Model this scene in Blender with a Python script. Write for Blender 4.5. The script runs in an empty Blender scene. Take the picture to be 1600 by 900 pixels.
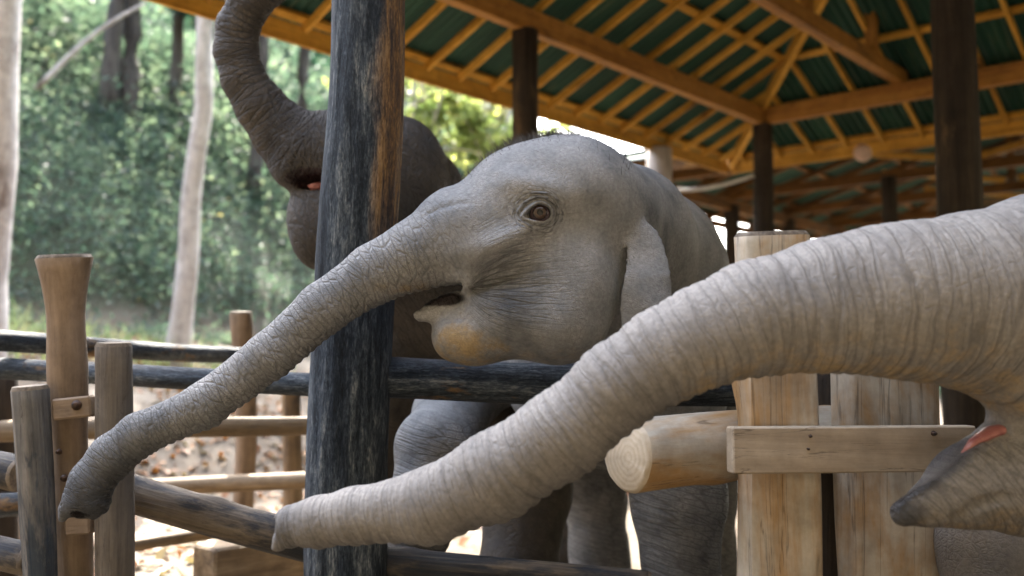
import bpy, bmesh, math, random
import numpy as np
from mathutils import Vector, Matrix, noise as mnoise

R = math.radians
SC = bpy.context.scene
COL = SC.collection

# ------------------------------------------------------------------ camera, sky, sun, exposure
CAM_H, PITCH, FPX = 1.15, R(4.52), 1576.0
cam_d = bpy.data.cameras.new('camera')
cam = bpy.data.objects.new('camera', cam_d); COL.objects.link(cam)
cam.location = (0, 0, CAM_H); cam.rotation_euler = (R(90) + PITCH, 0, 0)
cam_d.sensor_width = 36; cam_d.lens = FPX / 1600 * 36
cam_d.clip_start = 0.05; cam_d.clip_end = 600
cam_d.dof.use_dof = True; cam_d.dof.focus_distance = 2.98; cam_d.dof.aperture_fstop = 1.6
SC.camera = cam

SUN_DIR = Vector((-math.sin(R(12)) * math.cos(R(43)), math.cos(R(12)) * math.cos(R(43)), math.sin(R(43))))          # towards the sun: behind the forest, high, a little left
world = bpy.data.worlds.new('World'); SC.world = world; world.use_nodes = True
wn = world.node_tree.nodes; bg = wn['Background']
sky = wn.new('ShaderNodeTexSky'); sky.sky_type = 'NISHITA'; sky.sun_disc = False
sky.sun_elevation = math.asin(SUN_DIR.z); sky.sun_rotation = math.atan2(SUN_DIR.x, SUN_DIR.y)
sky.air_density = 1.0; sky.dust_density = 3.0; sky.ozone_density = 0.7
hsv = wn.new('ShaderNodeHueSaturation'); hsv.inputs['Saturation'].default_value = 0.72     # hazy, nearly white sky
world.node_tree.links.new(sky.outputs[0], hsv.inputs['Color']); world.node_tree.links.new(hsv.outputs[0], bg.inputs[0]); bg.inputs[1].default_value = 0.15
sun_d = bpy.data.lights.new('sun', 'SUN'); sun_d.energy = 2.0; sun_d.angle = R(0.5); sun_d.color = (1, 0.93, 0.82)
sun = bpy.data.objects.new('sun', sun_d); COL.objects.link(sun)
sun.rotation_euler = (-SUN_DIR).to_track_quat('-Z', 'Y').to_euler(); sun.location = (0, 0, 30)
SC.view_settings.view_transform = 'Standard'; SC.view_settings.look = 'None'
SC.view_settings.exposure = 4.1; SC.view_settings.gamma = 1.0

CP, SP = math.cos(PITCH), math.sin(PITCH)
def at(px, py, d):
    """point of the place seen at a pixel of the 1600x900 photograph, d metres deep"""
    cx, cz = (px - 800) / FPX * d, (450 - py) / FPX * d
    return Vector((cx, d * CP - cz * SP, CAM_H + d * SP + cz * CP))
def ground_at(px, d, z=0.0):
    p = at(px, 450, d); return Vector((p.x, p.y, z))

# ------------------------------------------------------------------ helpers
rng = random.Random(7)
nrg = np.random.default_rng(7)
def tag(o, label=None, cat=None, group=None, kind=None):
    if label: o['label'] = label
    if cat: o['category'] = cat
    if group: o['group'] = group
    if kind: o['kind'] = kind
    return o
def empty(name, loc=(0, 0, 0)):
    o = bpy.data.objects.new(name, None); o.location = loc; COL.objects.link(o); return o
def adopt(o, parent):
    if parent is not None:
        o.parent = parent
        o.matrix_parent_inverse = Matrix.Translation(-parent.location) if parent.type == 'EMPTY' else parent.matrix_basis.inverted()
    return o
def mesh_obj(name, verts, faces, mats, parent=None, smooth=True, loc=(0, 0, 0), rot=None, midx=None):
    me = bpy.data.meshes.new(name); me.from_pydata([tuple(v) for v in verts], [], faces)
    for m in (mats if isinstance(mats, (list, tuple)) else [mats]): me.materials.append(m)
    if smooth: me.polygons.foreach_set('use_smooth', [True] * len(me.polygons))
    if midx is not None: me.polygons.foreach_set('material_index', midx)
    me.update()
    o = bpy.data.objects.new(name, me); COL.objects.link(o); o.location = loc
    if rot is not None:
        o.rotation_mode = 'QUATERNION'; o.rotation_quaternion = rot
    bpy.context.view_layer.update() if False else None
    return adopt_l(o, parent)
def adopt_l(o, parent):
    if parent is None: return o
    o.parent = parent
    if parent.type == 'EMPTY': o.matrix_parent_inverse = Matrix.Translation(-parent.location)
    else:
        q = parent.rotation_quaternion.to_matrix().to_4x4() if parent.rotation_mode == 'QUATERNION' else parent.rotation_euler.to_matrix().to_4x4()
        m = Matrix.Translation(parent.location) @ q
        if parent.parent is not None: m = parent.matrix_parent_inverse @ m if False else m
        o.matrix_parent_inverse = m.inverted()
    return o
def q_z(axis):
    return Vector((0, 0, 1)).rotation_difference(Vector(axis).normalized())

# ------------------------------------------------------------------ node helpers
class NT:
    def __init__(s, name):
        s.m = bpy.data.materials.new(name); s.m.use_nodes = True
        s.t = s.m.node_tree; s.n = s.t.nodes; s.bsdf = s.n['Principled BSDF']; s.out = s.n['Material Output']
    def put(s, sock, v):
        if isinstance(v, bpy.types.NodeSocket): s.t.links.new(v, sock)
        elif v is not None:
            if sock.type == 'RGBA' and isinstance(v, (tuple, list)) and len(v) == 3: v = (*v, 1)
            sock.default_value = v
    def new(s, typ, props=None, **ins):
        n = s.n.new(typ)
        for k, v in (props or {}).items(): setattr(n, k, v)
        for k, v in ins.items():
            key = k.replace('_', ' ')
            s.put(n.inputs[key] if key in n.inputs else n.inputs[int(k[1:])], v)
        return n
    def math(s, op, a, b=None, c=None, clamp=False):
        n = s.n.new('ShaderNodeMath'); n.operation = op; n.use_clamp = clamp
        s.put(n.inputs[0], a)
        if b is not None: s.put(n.inputs[1], b)
        if c is not None: s.put(n.inputs[2], c)
        return n.outputs[0]
    def coord(s, which='Object'):
        return s.n.new('ShaderNodeTexCoord').outputs[which]
    def mapping(s, vec, scale=(1, 1, 1), loc=(0, 0, 0), rot=(0, 0, 0)):
        n = s.new('ShaderNodeMapping', Vector=vec, Scale=scale, Location=loc, Rotation=rot); return n.outputs[0]
    def noise(s, vec, scale, detail=4, rough=0.55, dist=0.0, dim='3D'):
        n = s.new('ShaderNodeTexNoise', dict(noise_dimensions=dim), Vector=vec, Scale=scale, Detail=detail, Roughness=rough, Distortion=dist)
        return n.outputs[0]
    def voro(s, vec, scale, feature='DISTANCE_TO_EDGE', rand=1.0, dim='3D'):
        n = s.new('ShaderNodeTexVoronoi', dict(feature=feature, voronoi_dimensions=dim), Vector=vec, Scale=scale, Randomness=rand)
        return n.outputs[0]
    def ramp(s, fac, stops, interp='LINEAR'):
        n = s.n.new('ShaderNodeValToRGB'); s.put(n.inputs[0], fac); e = n.color_ramp; e.interpolation = interp
        while len(e.elements) < len(stops): e.elements.new(0.5)
        for el, (p, c) in zip(e.elements, stops):
            el.position = p; el.color = (c, c, c, 1) if not isinstance(c, (tuple, list)) else (*c[:3], 1)
        return n.outputs[0]
    def mix(s, f, a, b, blend='MIX'):
        n = s.n.new('ShaderNodeMix'); n.data_type = 'RGBA'; n.blend_type = blend
        s.put(n.inputs[0], f); s.put(n.inputs[6], a); s.put(n.inputs[7], b); return n.outputs[2]
    def sstep(s, v, a, b):
        n = s.new('ShaderNodeMapRange', dict(interpolation_type='SMOOTHSTEP')); s.put(n.inputs[0], v)
        n.inputs[1].default_value = a; n.inputs[2].default_value = b; return n.outputs[0]
    def attr(s, name):
        n = s.n.new('ShaderNodeAttribute'); n.attribute_name = name; return n
    def bump(s, h, strength, dist, normal=None):
        n = s.new('ShaderNodeBump', Strength=strength, Distance=dist, Height=h)
        if normal: s.put(n.inputs['Normal'], normal)
        return n.outputs[0]
    def done(s, color, rough=0.8, normal=None, spec=0.3, **kw):
        s.put(s.bsdf.inputs['Base Color'], color); s.put(s.bsdf.inputs['Roughness'], rough)
        s.put(s.bsdf.inputs['Specular IOR Level'], spec)
        if normal: s.put(s.bsdf.inputs['Normal'], normal)
        for k, v in kw.items(): s.put(s.bsdf.inputs[k.replace('_', ' ')], v)
        return s.m

def wood(name, dark, mid, light, stain=None, stain_lo=0.5, stain_hi=0.6, stain_scale=3.0, rough=0.75, gs=14, crack=0.5,
         bump=0.5, along=0.07, patch=None, stain_z=0.35, spec=0.25):
    k = NT(name); co = k.coord()
    oi = k.n.new('ShaderNodeObjectInfo').outputs['Random']
    off = k.new('ShaderNodeCombineXYZ', X=k.math('MULTIPLY', oi, 37.0), Y=k.math('MULTIPLY', oi, 11.0), Z=k.math('MULTIPLY', oi, 23.0)).outputs[0]
    co2 = k.new('ShaderNodeVectorMath', dict(operation='ADD'), i0=co, i1=off).outputs[0]
    g = k.noise(k.mapping(co2, (gs, gs, gs * along)), 1.0, 7, 0.65, 0.6)
    g2 = k.noise(k.mapping(co2, (gs * 5, gs * 5, gs * along * 2)), 1.0, 4, 0.6, 0.2)
    col = k.ramp(k.math('ADD', k.math('MULTIPLY', g, 0.75), k.math('MULTIPLY', g2, 0.25)), [(0.30, dark), (0.5, mid), (0.70, light)])
    if patch:
        (pc_d, pc_l), zlo, zhi, thr = patch
        sx = k.new('ShaderNodeSeparateXYZ', Vector=co).outputs
        m = k.math('ADD', k.math('MULTIPLY', sx[0], 5.0), k.math('MULTIPLY', k.noise(k.mapping(co2, (9, 9, 1.2)), 1.0, 5, 0.7), 0.9))
        mz = k.math('MULTIPLY', k.sstep(sx[2], zlo - .12, zlo + .12), k.math('SUBTRACT', 1.0, k.sstep(sx[2], zhi - .1, zhi + .25)))
        pm = k.math('MULTIPLY', k.sstep(m, thr, thr + .14), mz)
        pc = k.ramp(k.noise(k.mapping(co2, (30, 30, 1.6)), 1.0, 6, 0.7), [(0.36, (0.02, 0.016, 0.014)), (0.47, pc_d), (0.62, pc_l)])
        col = k.mix(pm, col, pc)
    if stain:
        sn = k.noise(k.mapping(co2, (stain_scale, stain_scale, stain_scale * stain_z)), 1.0, 6, 0.7, 0.3)
        sm = k.sstep(sn, stain_lo, stain_hi)
        sm = k.math('MULTIPLY', sm, k.ramp(g2, [(0.3, 1.0), (0.62, 0.75), (0.7, 0.3)]))
        col = k.mix(sm, col, stain)
    cr = k.noise(k.mapping(co2, (gs * 2.0, gs * 2.0, gs * 0.10)), 1.0, 5, 0.6, 0.9)
    crm = k.ramp(cr, [(0.0, 0.0), (0.490, 0.0), (0.5, 1.0), (0.510, 0.0), (1, 0)])
    col = k.mix(k.math('MULTIPLY', crm, crack), col, (0.03, 0.024, 0.02))
    fine = k.noise(k.mapping(co2, (9, 9, 9)), 1.0, 6, 0.7)
    col = k.mix(0.55, col, k.ramp(fine, [(0.3, 0.55), (0.65, 1.25)]), 'MULTIPLY')
    h = k.math('SUBTRACT', k.math('ADD', g, k.math('MULTIPLY', g2, 0.6)), k.math('MULTIPLY', crm, 1.2 * crack))
    return k.done(col, rough, k.bump(h, bump, 0.012), spec)

def tarred(name, patch=None, stain=None, gs=15):
    k = NT(name); co = k.coord()
    oi = k.n.new('ShaderNodeObjectInfo').outputs['Random']
    off = k.new('ShaderNodeCombineXYZ', X=k.math('MULTIPLY', oi, 37.0), Y=k.math('MULTIPLY', oi, 11.0), Z=k.math('MULTIPLY', oi, 23.0)).outputs[0]
    co2 = k.new('ShaderNodeVectorMath', dict(operation='ADD'), i0=co, i1=off).outputs[0]
    a = k.noise(k.mapping(co2, (gs, gs, gs * .13)), 1.0, 5, .6, .8)
    b = k.noise(k.mapping(co2, (gs * 5, gs * 5, gs * .8)), 1.0, 8, .78, .7)
    c = k.noise(k.mapping(co2, (gs * 10, gs * 10, gs * 2.6)), 1.0, 6, .75, .4)
    v = k.math('ADD', k.math('MULTIPLY', a, .36), k.math('ADD', k.math('MULTIPLY', b, .32), k.math('MULTIPLY', c, .32)))
    col = k.ramp(v, [(.395, (.003, .0045, .007)), (.455, (.013, .019, .027)), (.51, (.048, .060, .074)), (.56, (.13, .148, .16)), (.615, (.34, .345, .335))])
    sx = k.new('ShaderNodeSeparateXYZ', Vector=co).outputs
    if patch:
        m = k.math('ADD', k.math('MULTIPLY', sx[0], 5.0), k.math('ADD', k.math('MULTIPLY', a, .8), k.math('MULTIPLY', b, .35)))
        lo = k.math('ADD', sx[2], k.math('MULTIPLY', a, .5))
        pm = k.math('MULTIPLY', k.sstep(m, .80, 1.22), k.sstep(lo, 1.66, 2.0))
        pc = k.ramp(v, [(.40, (.02, .014, .011)), (.47, (.10, .05, .017)), (.54, (.30, .16, .05)), (.64, (.46, .29, .13))])
        col = k.mix(pm, col, pc)
    if stain:
        w = k.noise(k.mapping(co2, (5, 5, 1.6)), 1.0, 6, .7)
        col = k.mix(k.sstep(w, .56, .64), col, k.ramp(v, [(.42, (.03, .022, .015)), (.5, stain), (.62, tuple(x * 1.7 for x in stain))]))
    h = k.math('ADD', a, k.math('ADD', k.math('MULTIPLY', b, .9), k.math('MULTIPLY', c, .5)))
    return k.done(col, k.ramp(v, [(.4, .5), (.6, .85)]), k.bump(h, 1.0, .014), .22)
M = {}
M['pole'] = tarred('tarred_wood', patch=True)
M['dark_log'] = tarred('dark_log_wood', stain=(.20, .12, .055))
M['mixed_log'] = wood('worn_log_wood', (0.045, 0.038, 0.031), (0.13, 0.10, 0.07), (0.25, 0.20, 0.14), stain=(0.014, 0.019, 0.026), stain_lo=0.42, stain_hi=0.54, stain_scale=5, gs=16, bump=0.6)
M['blue_post'] = wood('weathered_bluish_wood', (0.05, 0.05, 0.05), (0.135, 0.125, 0.112), (0.25, 0.22, 0.19), stain=(0.022, 0.034, 0.048), stain_lo=0.48, stain_hi=0.58, stain_scale=6, gs=16, bump=0.55)
M['brown_post'] = wood('brown_post_wood', (0.10, 0.07, 0.045), (0.205, 0.145, 0.095), (0.30, 0.22, 0.15), stain=(0.06, 0.045, 0.035), stain_lo=0.58, stain_hi=0.7, stain_scale=4, gs=9, along=0.12, bump=0.35, crack=0.2)
M['grey_post'] = wood('grey_post_wood', (0.06, 0.05, 0.043), (0.13, 0.108, 0.085), (0.21, 0.175, 0.14), stain=(0.03, 0.03, 0.034), stain_lo=0.56, stain_hi=0.7, gs=14, bump=0.5)
M['tan_rail'] = wood('tan_rail_wood', (0.07, 0.048, 0.028), (0.19, 0.135, 0.08), (0.33, 0.25, 0.16), stain=(0.03, 0.028, 0.03), stain_lo=0.53, stain_hi=0.66, gs=14, bump=0.4)
M['pale'] = wood('pale_peeled_wood', (0.30, 0.24, 0.17), (0.46, 0.40, 0.31), (0.58, 0.52, 0.42), stain=(0.37, 0.20, 0.065), stain_lo=0.46, stain_hi=0.64, stain_scale=2.6, gs=4.5, along=0.2, bump=0.25, crack=0.5, rough=0.7)
M['plank'] = wood('sawn_plank_wood', (0.24, 0.175, 0.11), (0.37, 0.285, 0.19), (0.47, 0.375, 0.265), stain=(0.15, 0.10, 0.06), stain_lo=0.64, stain_hi=0.72, gs=9, along=0.1, bump=0.15, crack=0.55, rough=0.7)
M['roof_wood'] = wood('orange_roof_timber', (0.23, 0.095, 0.012), (0.55, 0.285, 0.04), (0.70, 0.43, 0.095), stain=(0.09, 0.04, 0.015), stain_lo=0.57, stain_hi=0.68, gs=8, bump=0.2, crack=0.3, rough=0.65)
M['roof_beam'] = wood('brown_roof_beam', (0.15, 0.062, 0.014), (0.35, 0.16, 0.032), (0.47, 0.25, 0.062), stain=(0.07, 0.035, 0.016), stain_lo=0.55, stain_hi=0.68, gs=7, bump=0.25, crack=0.4, rough=0.65)
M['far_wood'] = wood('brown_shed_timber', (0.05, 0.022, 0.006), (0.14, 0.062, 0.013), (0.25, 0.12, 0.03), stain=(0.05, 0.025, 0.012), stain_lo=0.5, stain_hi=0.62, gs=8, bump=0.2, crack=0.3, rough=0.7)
M['roof_post'] = wood('dark_roof_post', (0.010, 0.008, 0.007), (0.035, 0.026, 0.019), (0.09, 0.065, 0.042), stain=(0.13, 0.085, 0.045), stain_lo=0.58, stain_hi=0.7, gs=12, bump=0.5)
M['bark'] = wood('pale_bark', (0.26, 0.225, 0.20), (0.43, 0.39, 0.355), (0.58, 0.54, 0.50), stain=(0.14, 0.10, 0.08), stain_lo=0.55, stain_hi=0.7, gs=5, along=0.5, bump=0.4, crack=0.3)
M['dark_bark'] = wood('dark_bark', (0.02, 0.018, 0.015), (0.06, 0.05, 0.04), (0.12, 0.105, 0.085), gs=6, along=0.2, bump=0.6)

def end_grain():
    k = NT('sawn_end_grain'); co = k.coord()
    sx = k.new('ShaderNodeSeparateXYZ', Vector=co).outputs
    wv = k.noise(co, 14, 3)
    r = k.math('SQRT', k.math('ADD', k.math('MULTIPLY', sx[0], sx[0]), k.math('MULTIPLY', sx[1], sx[1])))
    rr = k.math('ADD', k.math('MULTIPLY', r, 62.0), k.math('MULTIPLY', wv, 2.2))
    ring = k.math('FRACT', rr)
    col = k.ramp(ring, [(0, (0.47, 0.37, 0.25)), (0.5, (0.55, 0.45, 0.32)), (1, (0.49, 0.39, 0.27))])
    col = k.mix(0.6, col, k.ramp(k.noise(co, 9, 5, 0.7), [(0.3, 0.6), (0.7, 1.2)]), 'MULTIPLY')
    return k.done(col, 0.8, k.bump(k.math('ADD', ring, k.noise(co, 60, 3)), 0.25, 0.004))
M['end'] = end_grain()
M['end_old'] = wood('weathered_end', (0.07, 0.055, 0.04), (0.17, 0.135, 0.10), (0.28, 0.23, 0.17), gs=30, along=1.0, bump=.5)

def iron():
    k = NT('rusty_iron'); co = k.coord()
    return k.done(k.ramp(k.noise(co, 60, 5), [(0.35, (0.03, 0.022, 0.018)), (0.65, (0.11, 0.06, 0.035))]), 0.6, k.bump(k.noise(co, 120, 3), 0.4, 0.002), 0.5, Metallic=0.6)
M['iron'] = iron()

def sheet_mat():
    k = NT('green_corrugated_sheet'); co = k.coord()
    oi = k.n.new('ShaderNodeObjectInfo').outputs['Random']
    n = k.noise(k.mapping(co, (3, .6, 1)), 1.0, 5, 0.65)
    col = k.ramp(n, [(0.3, (0.010, 0.040, 0.028)), (0.55, (0.024, 0.085, 0.055)), (0.75, (0.055, 0.13, 0.075))])
    col = k.mix(k.math('MULTIPLY', oi, 0.55), col, (0.016, 0.046, 0.038))
    sc = k.noise(k.mapping(co, (30, 1.2, 1)), 1.0, 4, 0.6)
    col = k.mix(k.sstep(sc, 0.6, 0.70), col, (0.085, 0.105, 0.06))
    return k.done(col, 0.55, k.bump(k.noise(co, 12, 3), 0.1, 0.01), 0.25)
M['sheet'] = sheet_mat()

def plain(name, c, rough=0.6, var=0.25, scale=20, spec=0.3):
    k = NT(name); co = k.coord()
    c2 = tuple(x * (1 - var) for x in c); c3 = tuple(min(1, x * (1 + var)) for x in c)
    n = k.noise(co, scale, 5)
    return k.done(k.ramp(n, [(0.3, c2), (0.7, c3)]), rough, k.bump(n, 0.15, 0.004), spec)
M['pvc'] = plain('white_cord', (0.6, 0.6, 0.57), 0.5, 0.1)
M['disc'] = plain('pinkish_disc', (0.62, 0.45, 0.36), 0.6, 0.15)

def leaf_mat(name, stops, trans=0.58):
    k = NT(name); a = k.attr('tint').outputs['Fac']
    col = k.ramp(a, stops)
    dif = k.new('ShaderNodeBsdfPrincipled', Base_Color=col, Roughness=0.6); dif.inputs['Specular IOR Level'].default_value = 0.25
    tr = k.new('ShaderNodeBsdfTranslucent', Color=k.mix(0.5, col, (1.3, 1.5, 0.7), 'MULTIPLY'))
    mx = k.new('ShaderNodeMixShader', i0=trans, i1=dif.outputs[0], i2=tr.outputs[0])
    k.t.links.new(mx.outputs[0], k.out.inputs[0]); k.n.remove(k.bsdf)
    return k.m
M['under'] = leaf_mat('undergrowth_leaf', [(0, (0.025, 0.045, 0.040)), (0.35, (0.064, 0.096, 0.082)), (0.7, (0.125, 0.157, 0.128)), (0.88, (0.22, 0.24, 0.19)), (1, (0.28, 0.23, 0.12))])
M['crown'] = leaf_mat('crown_leaf', [(0, (0.015, 0.042, 0.038)), (0.4, (0.035, 0.078, 0.063)), (0.75, (0.08, 0.115, 0.05)), (1, (0.20, 0.16, 0.04))])
M['low_bounce'] = leaf_mat('low_bounce_leaf', [(0, (0.008, 0.016, 0.012)), (0.5, (0.018, 0.034, 0.022)), (1, (0.04, 0.06, 0.035))], 0.3)  # extra dark leaves for the added slope, to lower fill light
M['bright'] = leaf_mat('bright_leaf', [(0, (0.10, 0.14, 0.05)), (0.5, (0.22, 0.25, 0.10)), (1, (0.42, 0.38, 0.16))], 0.55)
M['grass'] = leaf_mat('grass_blade', [(0, (0.08, 0.12, 0.06)), (0.6, (0.2, 0.24, 0.12)), (1, (0.34, 0.32, 0.16))])
M['litter'] = leaf_mat('dry_leaf', [(0, (0.05, 0.028, 0.014)), (0.3, (0.17, 0.06, 0.014)), (0.55, (0.25, 0.095, 0.02)), (0.75, (0.19, 0.13, 0.07)), (1, (0.27, 0.21, 0.14))], 0.2)

# ------------------------------------------------------------------ the hall's axes and the terrain
TH = 0.8647
DA = Vector((math.cos(TH), math.sin(TH), 0)); DB = Vector((math.sin(TH), -math.cos(TH), 0)); UP = Vector((0, 0, 1))
EAVE = Vector((2.704, 12.35, CAM_H + 2.4045)); SLOPE = 0.4637
def smooth01(x): x = np.clip(x, 0, 1); return x * x * (3 - 2 * x)
def height(x, y):
    x = np.asarray(x, float); y = np.asarray(y, float)
    w = -((x - EAVE.x) * DB.x + (y - EAVE.y) * DB.y)
    a = np.clip(w - 1.4, 0, None); b = np.clip(w - 7.0, 0, None)
    h = 0.31 * np.minimum(a, 5.6) * smooth01(a / 1.5) + 0.72 * b * smooth01(b / 1.5) * (1 - .93 * smooth01((x + .2) / 3.6))
    h = np.where(w > 26, h.clip(None, 1e9), h)
    rb = np.maximum(-y - 2.6, (x - .62 * np.maximum(y, 0) - 5.2) * .85)          # added unseen steep slope behind the viewer and to the right, blocks sky
    h = h + 3.0 * np.clip(rb, 0, None) * smooth01(rb / 2)
    n = 0.10 * np.sin(x * 1.3 + y * .7) * np.sin(y * 1.1 - x * .4) + 0.05 * np.sin(x * 3.1 + 1) * np.sin(y * 2.7) + .6 * np.sin(x * .31 + 2) * np.sin(y * .27)
    return h + n * smooth01((w - 1.2) / 6) * (h > 0)
def build_ground():
    xs = np.concatenate([np.linspace(-120, -22, 15)[:-1], np.linspace(-22, 22, 150), np.linspace(22, 120, 15)[1:]])
    ys = np.concatenate([np.linspace(-90, -24, 8)[:-1], np.linspace(-24, -3, 30)[:-1], np.linspace(-3, 42, 150), np.linspace(42, 190, 15)[1:]])
    X, Y = np.meshgrid(xs, ys, indexing='ij'); Z = height(X, Y)
    Z = np.minimum(Z, 24)
    nx, ny = X.shape; V = np.stack([X, Y, Z], -1).reshape(-1, 3)
    I = np.arange(nx * ny).reshape(nx, ny)
    F = np.stack([I[:-1, :-1], I[1:, :-1], I[1:, 1:], I[:-1, 1:]], -1).reshape(-1, 4)
    k = NT('sandy_ground'); co = k.coord()
    n1 = k.noise(co, 0.9, 6, 0.6); n2 = k.noise(co, 7, 6, 0.7); n3 = k.noise(co, 45, 4, 0.6)
    col = k.ramp(n1, [(0.3, (0.080, 0.061, 0.042)), (0.5, (0.118, 0.096, 0.071)), (0.7, (0.158, 0.135, 0.105))])
    col = k.mix(k.sstep(n2, 0.54, 0.66), col, (0.13, 0.085, 0.05))
    col = k.mix(0.5, col, k.ramp(n3, [(0.3, 0.6), (0.65, 1.15)]), 'MULTIPLY')
    sx = k.new('ShaderNodeSeparateXYZ', Vector=co).outputs
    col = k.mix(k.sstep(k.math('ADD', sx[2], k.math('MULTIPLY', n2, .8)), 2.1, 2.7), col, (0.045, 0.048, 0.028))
    col = k.mix(k.math('SUBTRACT', 1.0, k.sstep(k.math('ADD', sx[1], k.math('MULTIPLY', n1, 1.2)), 3.2, 4.6)), col, k.ramp(n2, [(.3, (.045, .04, .03)), (.7, (.12, .095, .065))]))  # unseen near ground darkened to cut bounce fill
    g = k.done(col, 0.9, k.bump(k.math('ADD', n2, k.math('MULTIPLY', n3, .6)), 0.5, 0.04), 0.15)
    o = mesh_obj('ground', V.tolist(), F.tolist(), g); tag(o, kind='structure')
build_ground()

# ------------------------------------------------------------------ logs, boards
def log(name, p0, p1, r0, r1, mat, parent=None, seed=0, segs=22, rings=14, bend=0.0, rough=0.05, flare=None, end='end_old', squash=1.0, knots=0, bow=None):
    p0, p1 = Vector(p0), Vector(p1); L = (p1 - p0).length
    q = q_z(p1 - p0); V = []; F = []; mi = []
    ro = Vector((seed * 3.7, seed * 1.3, seed * 7.1)); kn = []
    kr = random.Random(seed)
    for i in range(knots): kn.append((kr.random() * L, kr.random() * 6.283, 0.10 + .12 * kr.random()))
    for i in range(rings + 1):
        t = i / rings; z = L * t
        bx = bend * math.sin(t * math.pi) + 0.25 * r0 * mnoise.noise(ro + Vector((z * 0.9, 0, 0)))
        by = 0.25 * r0 * mnoise.noise(ro + Vector((0, z * 0.9, 5)))
        if bow: bx += bow[0] * math.sin(t * math.pi); by += bow[1] * math.sin(t * math.pi)
        if i in (0, rings): pass
        for j in range(segs):
            a = j / segs * 2 * math.pi
            r = r0 + (r1 - r0) * t
            if flare: r *= flare(t, a)
            c, s = math.cos(a), math.sin(a)
            r *= 1 + rough * (1.5 * mnoise.noise(ro + Vector((c * 1.1, s * 1.1, z * 1.6))) + 0.8 * mnoise.noise(ro + Vector((c * 3, s * 3, z * 1.1 + 9))))
            for kz, ka, kh in kn:
                da = (a - ka + math.pi) % (2 * math.pi) - math.pi
                r *= 1 + kh * math.exp(-((z - kz) / (0.7 * r0)) ** 2 - (da / 0.5) ** 2)
            V.append((bx + r * c, by + r * s * squash, z))
    for i in range(rings):
        for j in range(segs):
            a, b = i * segs + j, i * segs + (j + 1) % segs
            F.append((a, b, b + segs, a + segs)); mi.append(0)
    for base, flip in ((0, True), (rings * segs, False)):
        loop = [Vector(V[base + j]) for j in range(segs)]; cen = sum(loop, Vector()) / segs
        i1 = len(V)
        dz = -0.012 if flip else 0.012
        for v in loop: V.append(tuple(cen + (v - cen) * 0.9 + Vector((0, 0, dz))))
        V.append(tuple(cen + Vector((0, 0, dz * 1.1)))); ic = len(V) - 1
        for j in range(segs):
            j2 = (j + 1) % segs
            q4 = (base + j, base + j2, i1 + j2, i1 + j); t3 = (i1 + j, i1 + j2, ic)
            F.append(q4[::-1] if flip else q4); mi.append(0 if i1 < 0 else 1); F.append(t3[::-1] if flip else t3); mi.append(1)
    o = mesh_obj(name, V, F, [M[mat] if isinstance(mat, str) else mat, M[end]], parent, True, p0, q, mi)
    o.data.set_sharp_from_angle(angle=R(50))
    return o
def board(name, p0, p1, w, h, mat, parent=None, up=UP, bev=0.004, jit=0.0):
    """a sawn timber from p0 to p1, w across, h along the up direction; local z runs along it"""
    p0, p1 = Vector(p0), Vector(p1); ax = (p1 - p0); L = ax.length; z = ax.normalized()
    x = z.cross(Vector(up)); x.normalize(); y = z.cross(x); y.normalize()
    q = Matrix((x, y, z)).transposed().to_quaternion()
    V = []; prof = []
    hw, hh = w / 2, h / 2; b = min(bev, hw * .4, hh * .4)
    for sx, sy in ((1, 1), (-1, 1), (-1, -1), (1, -1)):
        e = [(sx * hw, sy * (hh - b)), (sx * (hw - b), sy * hh)]
        if sx * sy < 0: e = e[::-1]
        prof += e
    zs = [0, b, L - b, L]; sc = [1 - b / hw, 1, 1, 1 - b / hw]
    for zz, s in zip(zs, sc): V += [(p[0] * s, p[1] * (1 - (1 - s) * hw / hh), zz) for p in prof]
    F = []
    for i in range(3):
        for j in range(8): F.append((i * 8 + j, i * 8 + (j + 1) % 8, (i + 1) * 8 + (j + 1) % 8, (i + 1) * 8 + j))
    F.append(tuple(range(7, -1, -1))); F.append(tuple(range(24, 32)))
    return mesh_obj(name, V, F, M[mat] if isinstance(mat, str) else mat, parent, False, p0, q)

# ------------------------------------------------------------------ the open hall: posts, beams, rafters, purlins, corrugated sheets
def sheet(name, org, along, upslope, a0, a1, fn_top, parent, u0=-0.12, amp=0.014, pitch=0.085):
    """one corrugated sheet: a0..a1 along the eave, from u0 up to fn_top(a)"""
    n = max(4, int((a1 - a0) / pitch * 8)); V = []; F = []
    nrm = along.cross(upslope).normalized()
    if nrm.z < 0: nrm = -nrm
    x = along.normalized(); y = upslope.normalized()
    lo = []
    for i in range(n + 1):
        a = a0 + (a1 - a0) * i / n; t = fn_top(a)
        if t < u0 + .02: t = u0 + .02
        o = amp * math.sin(a / pitch * 2 * math.pi)
        for u in (u0, t): V.append((a - a0, (u - u0), o))
    for i in range(n): F.append((2 * i, 2 * i + 2, 2 * i + 3, 2 * i + 1))
    m = Matrix((x, y, nrm)).transposed()
    if m.determinant() < 0: m = Matrix((x, y, -nrm)).transposed()
    return mesh_obj(name, V, F, M['sheet'], parent, True, org + x * a0 + y * u0, m.to_quaternion())

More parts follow.
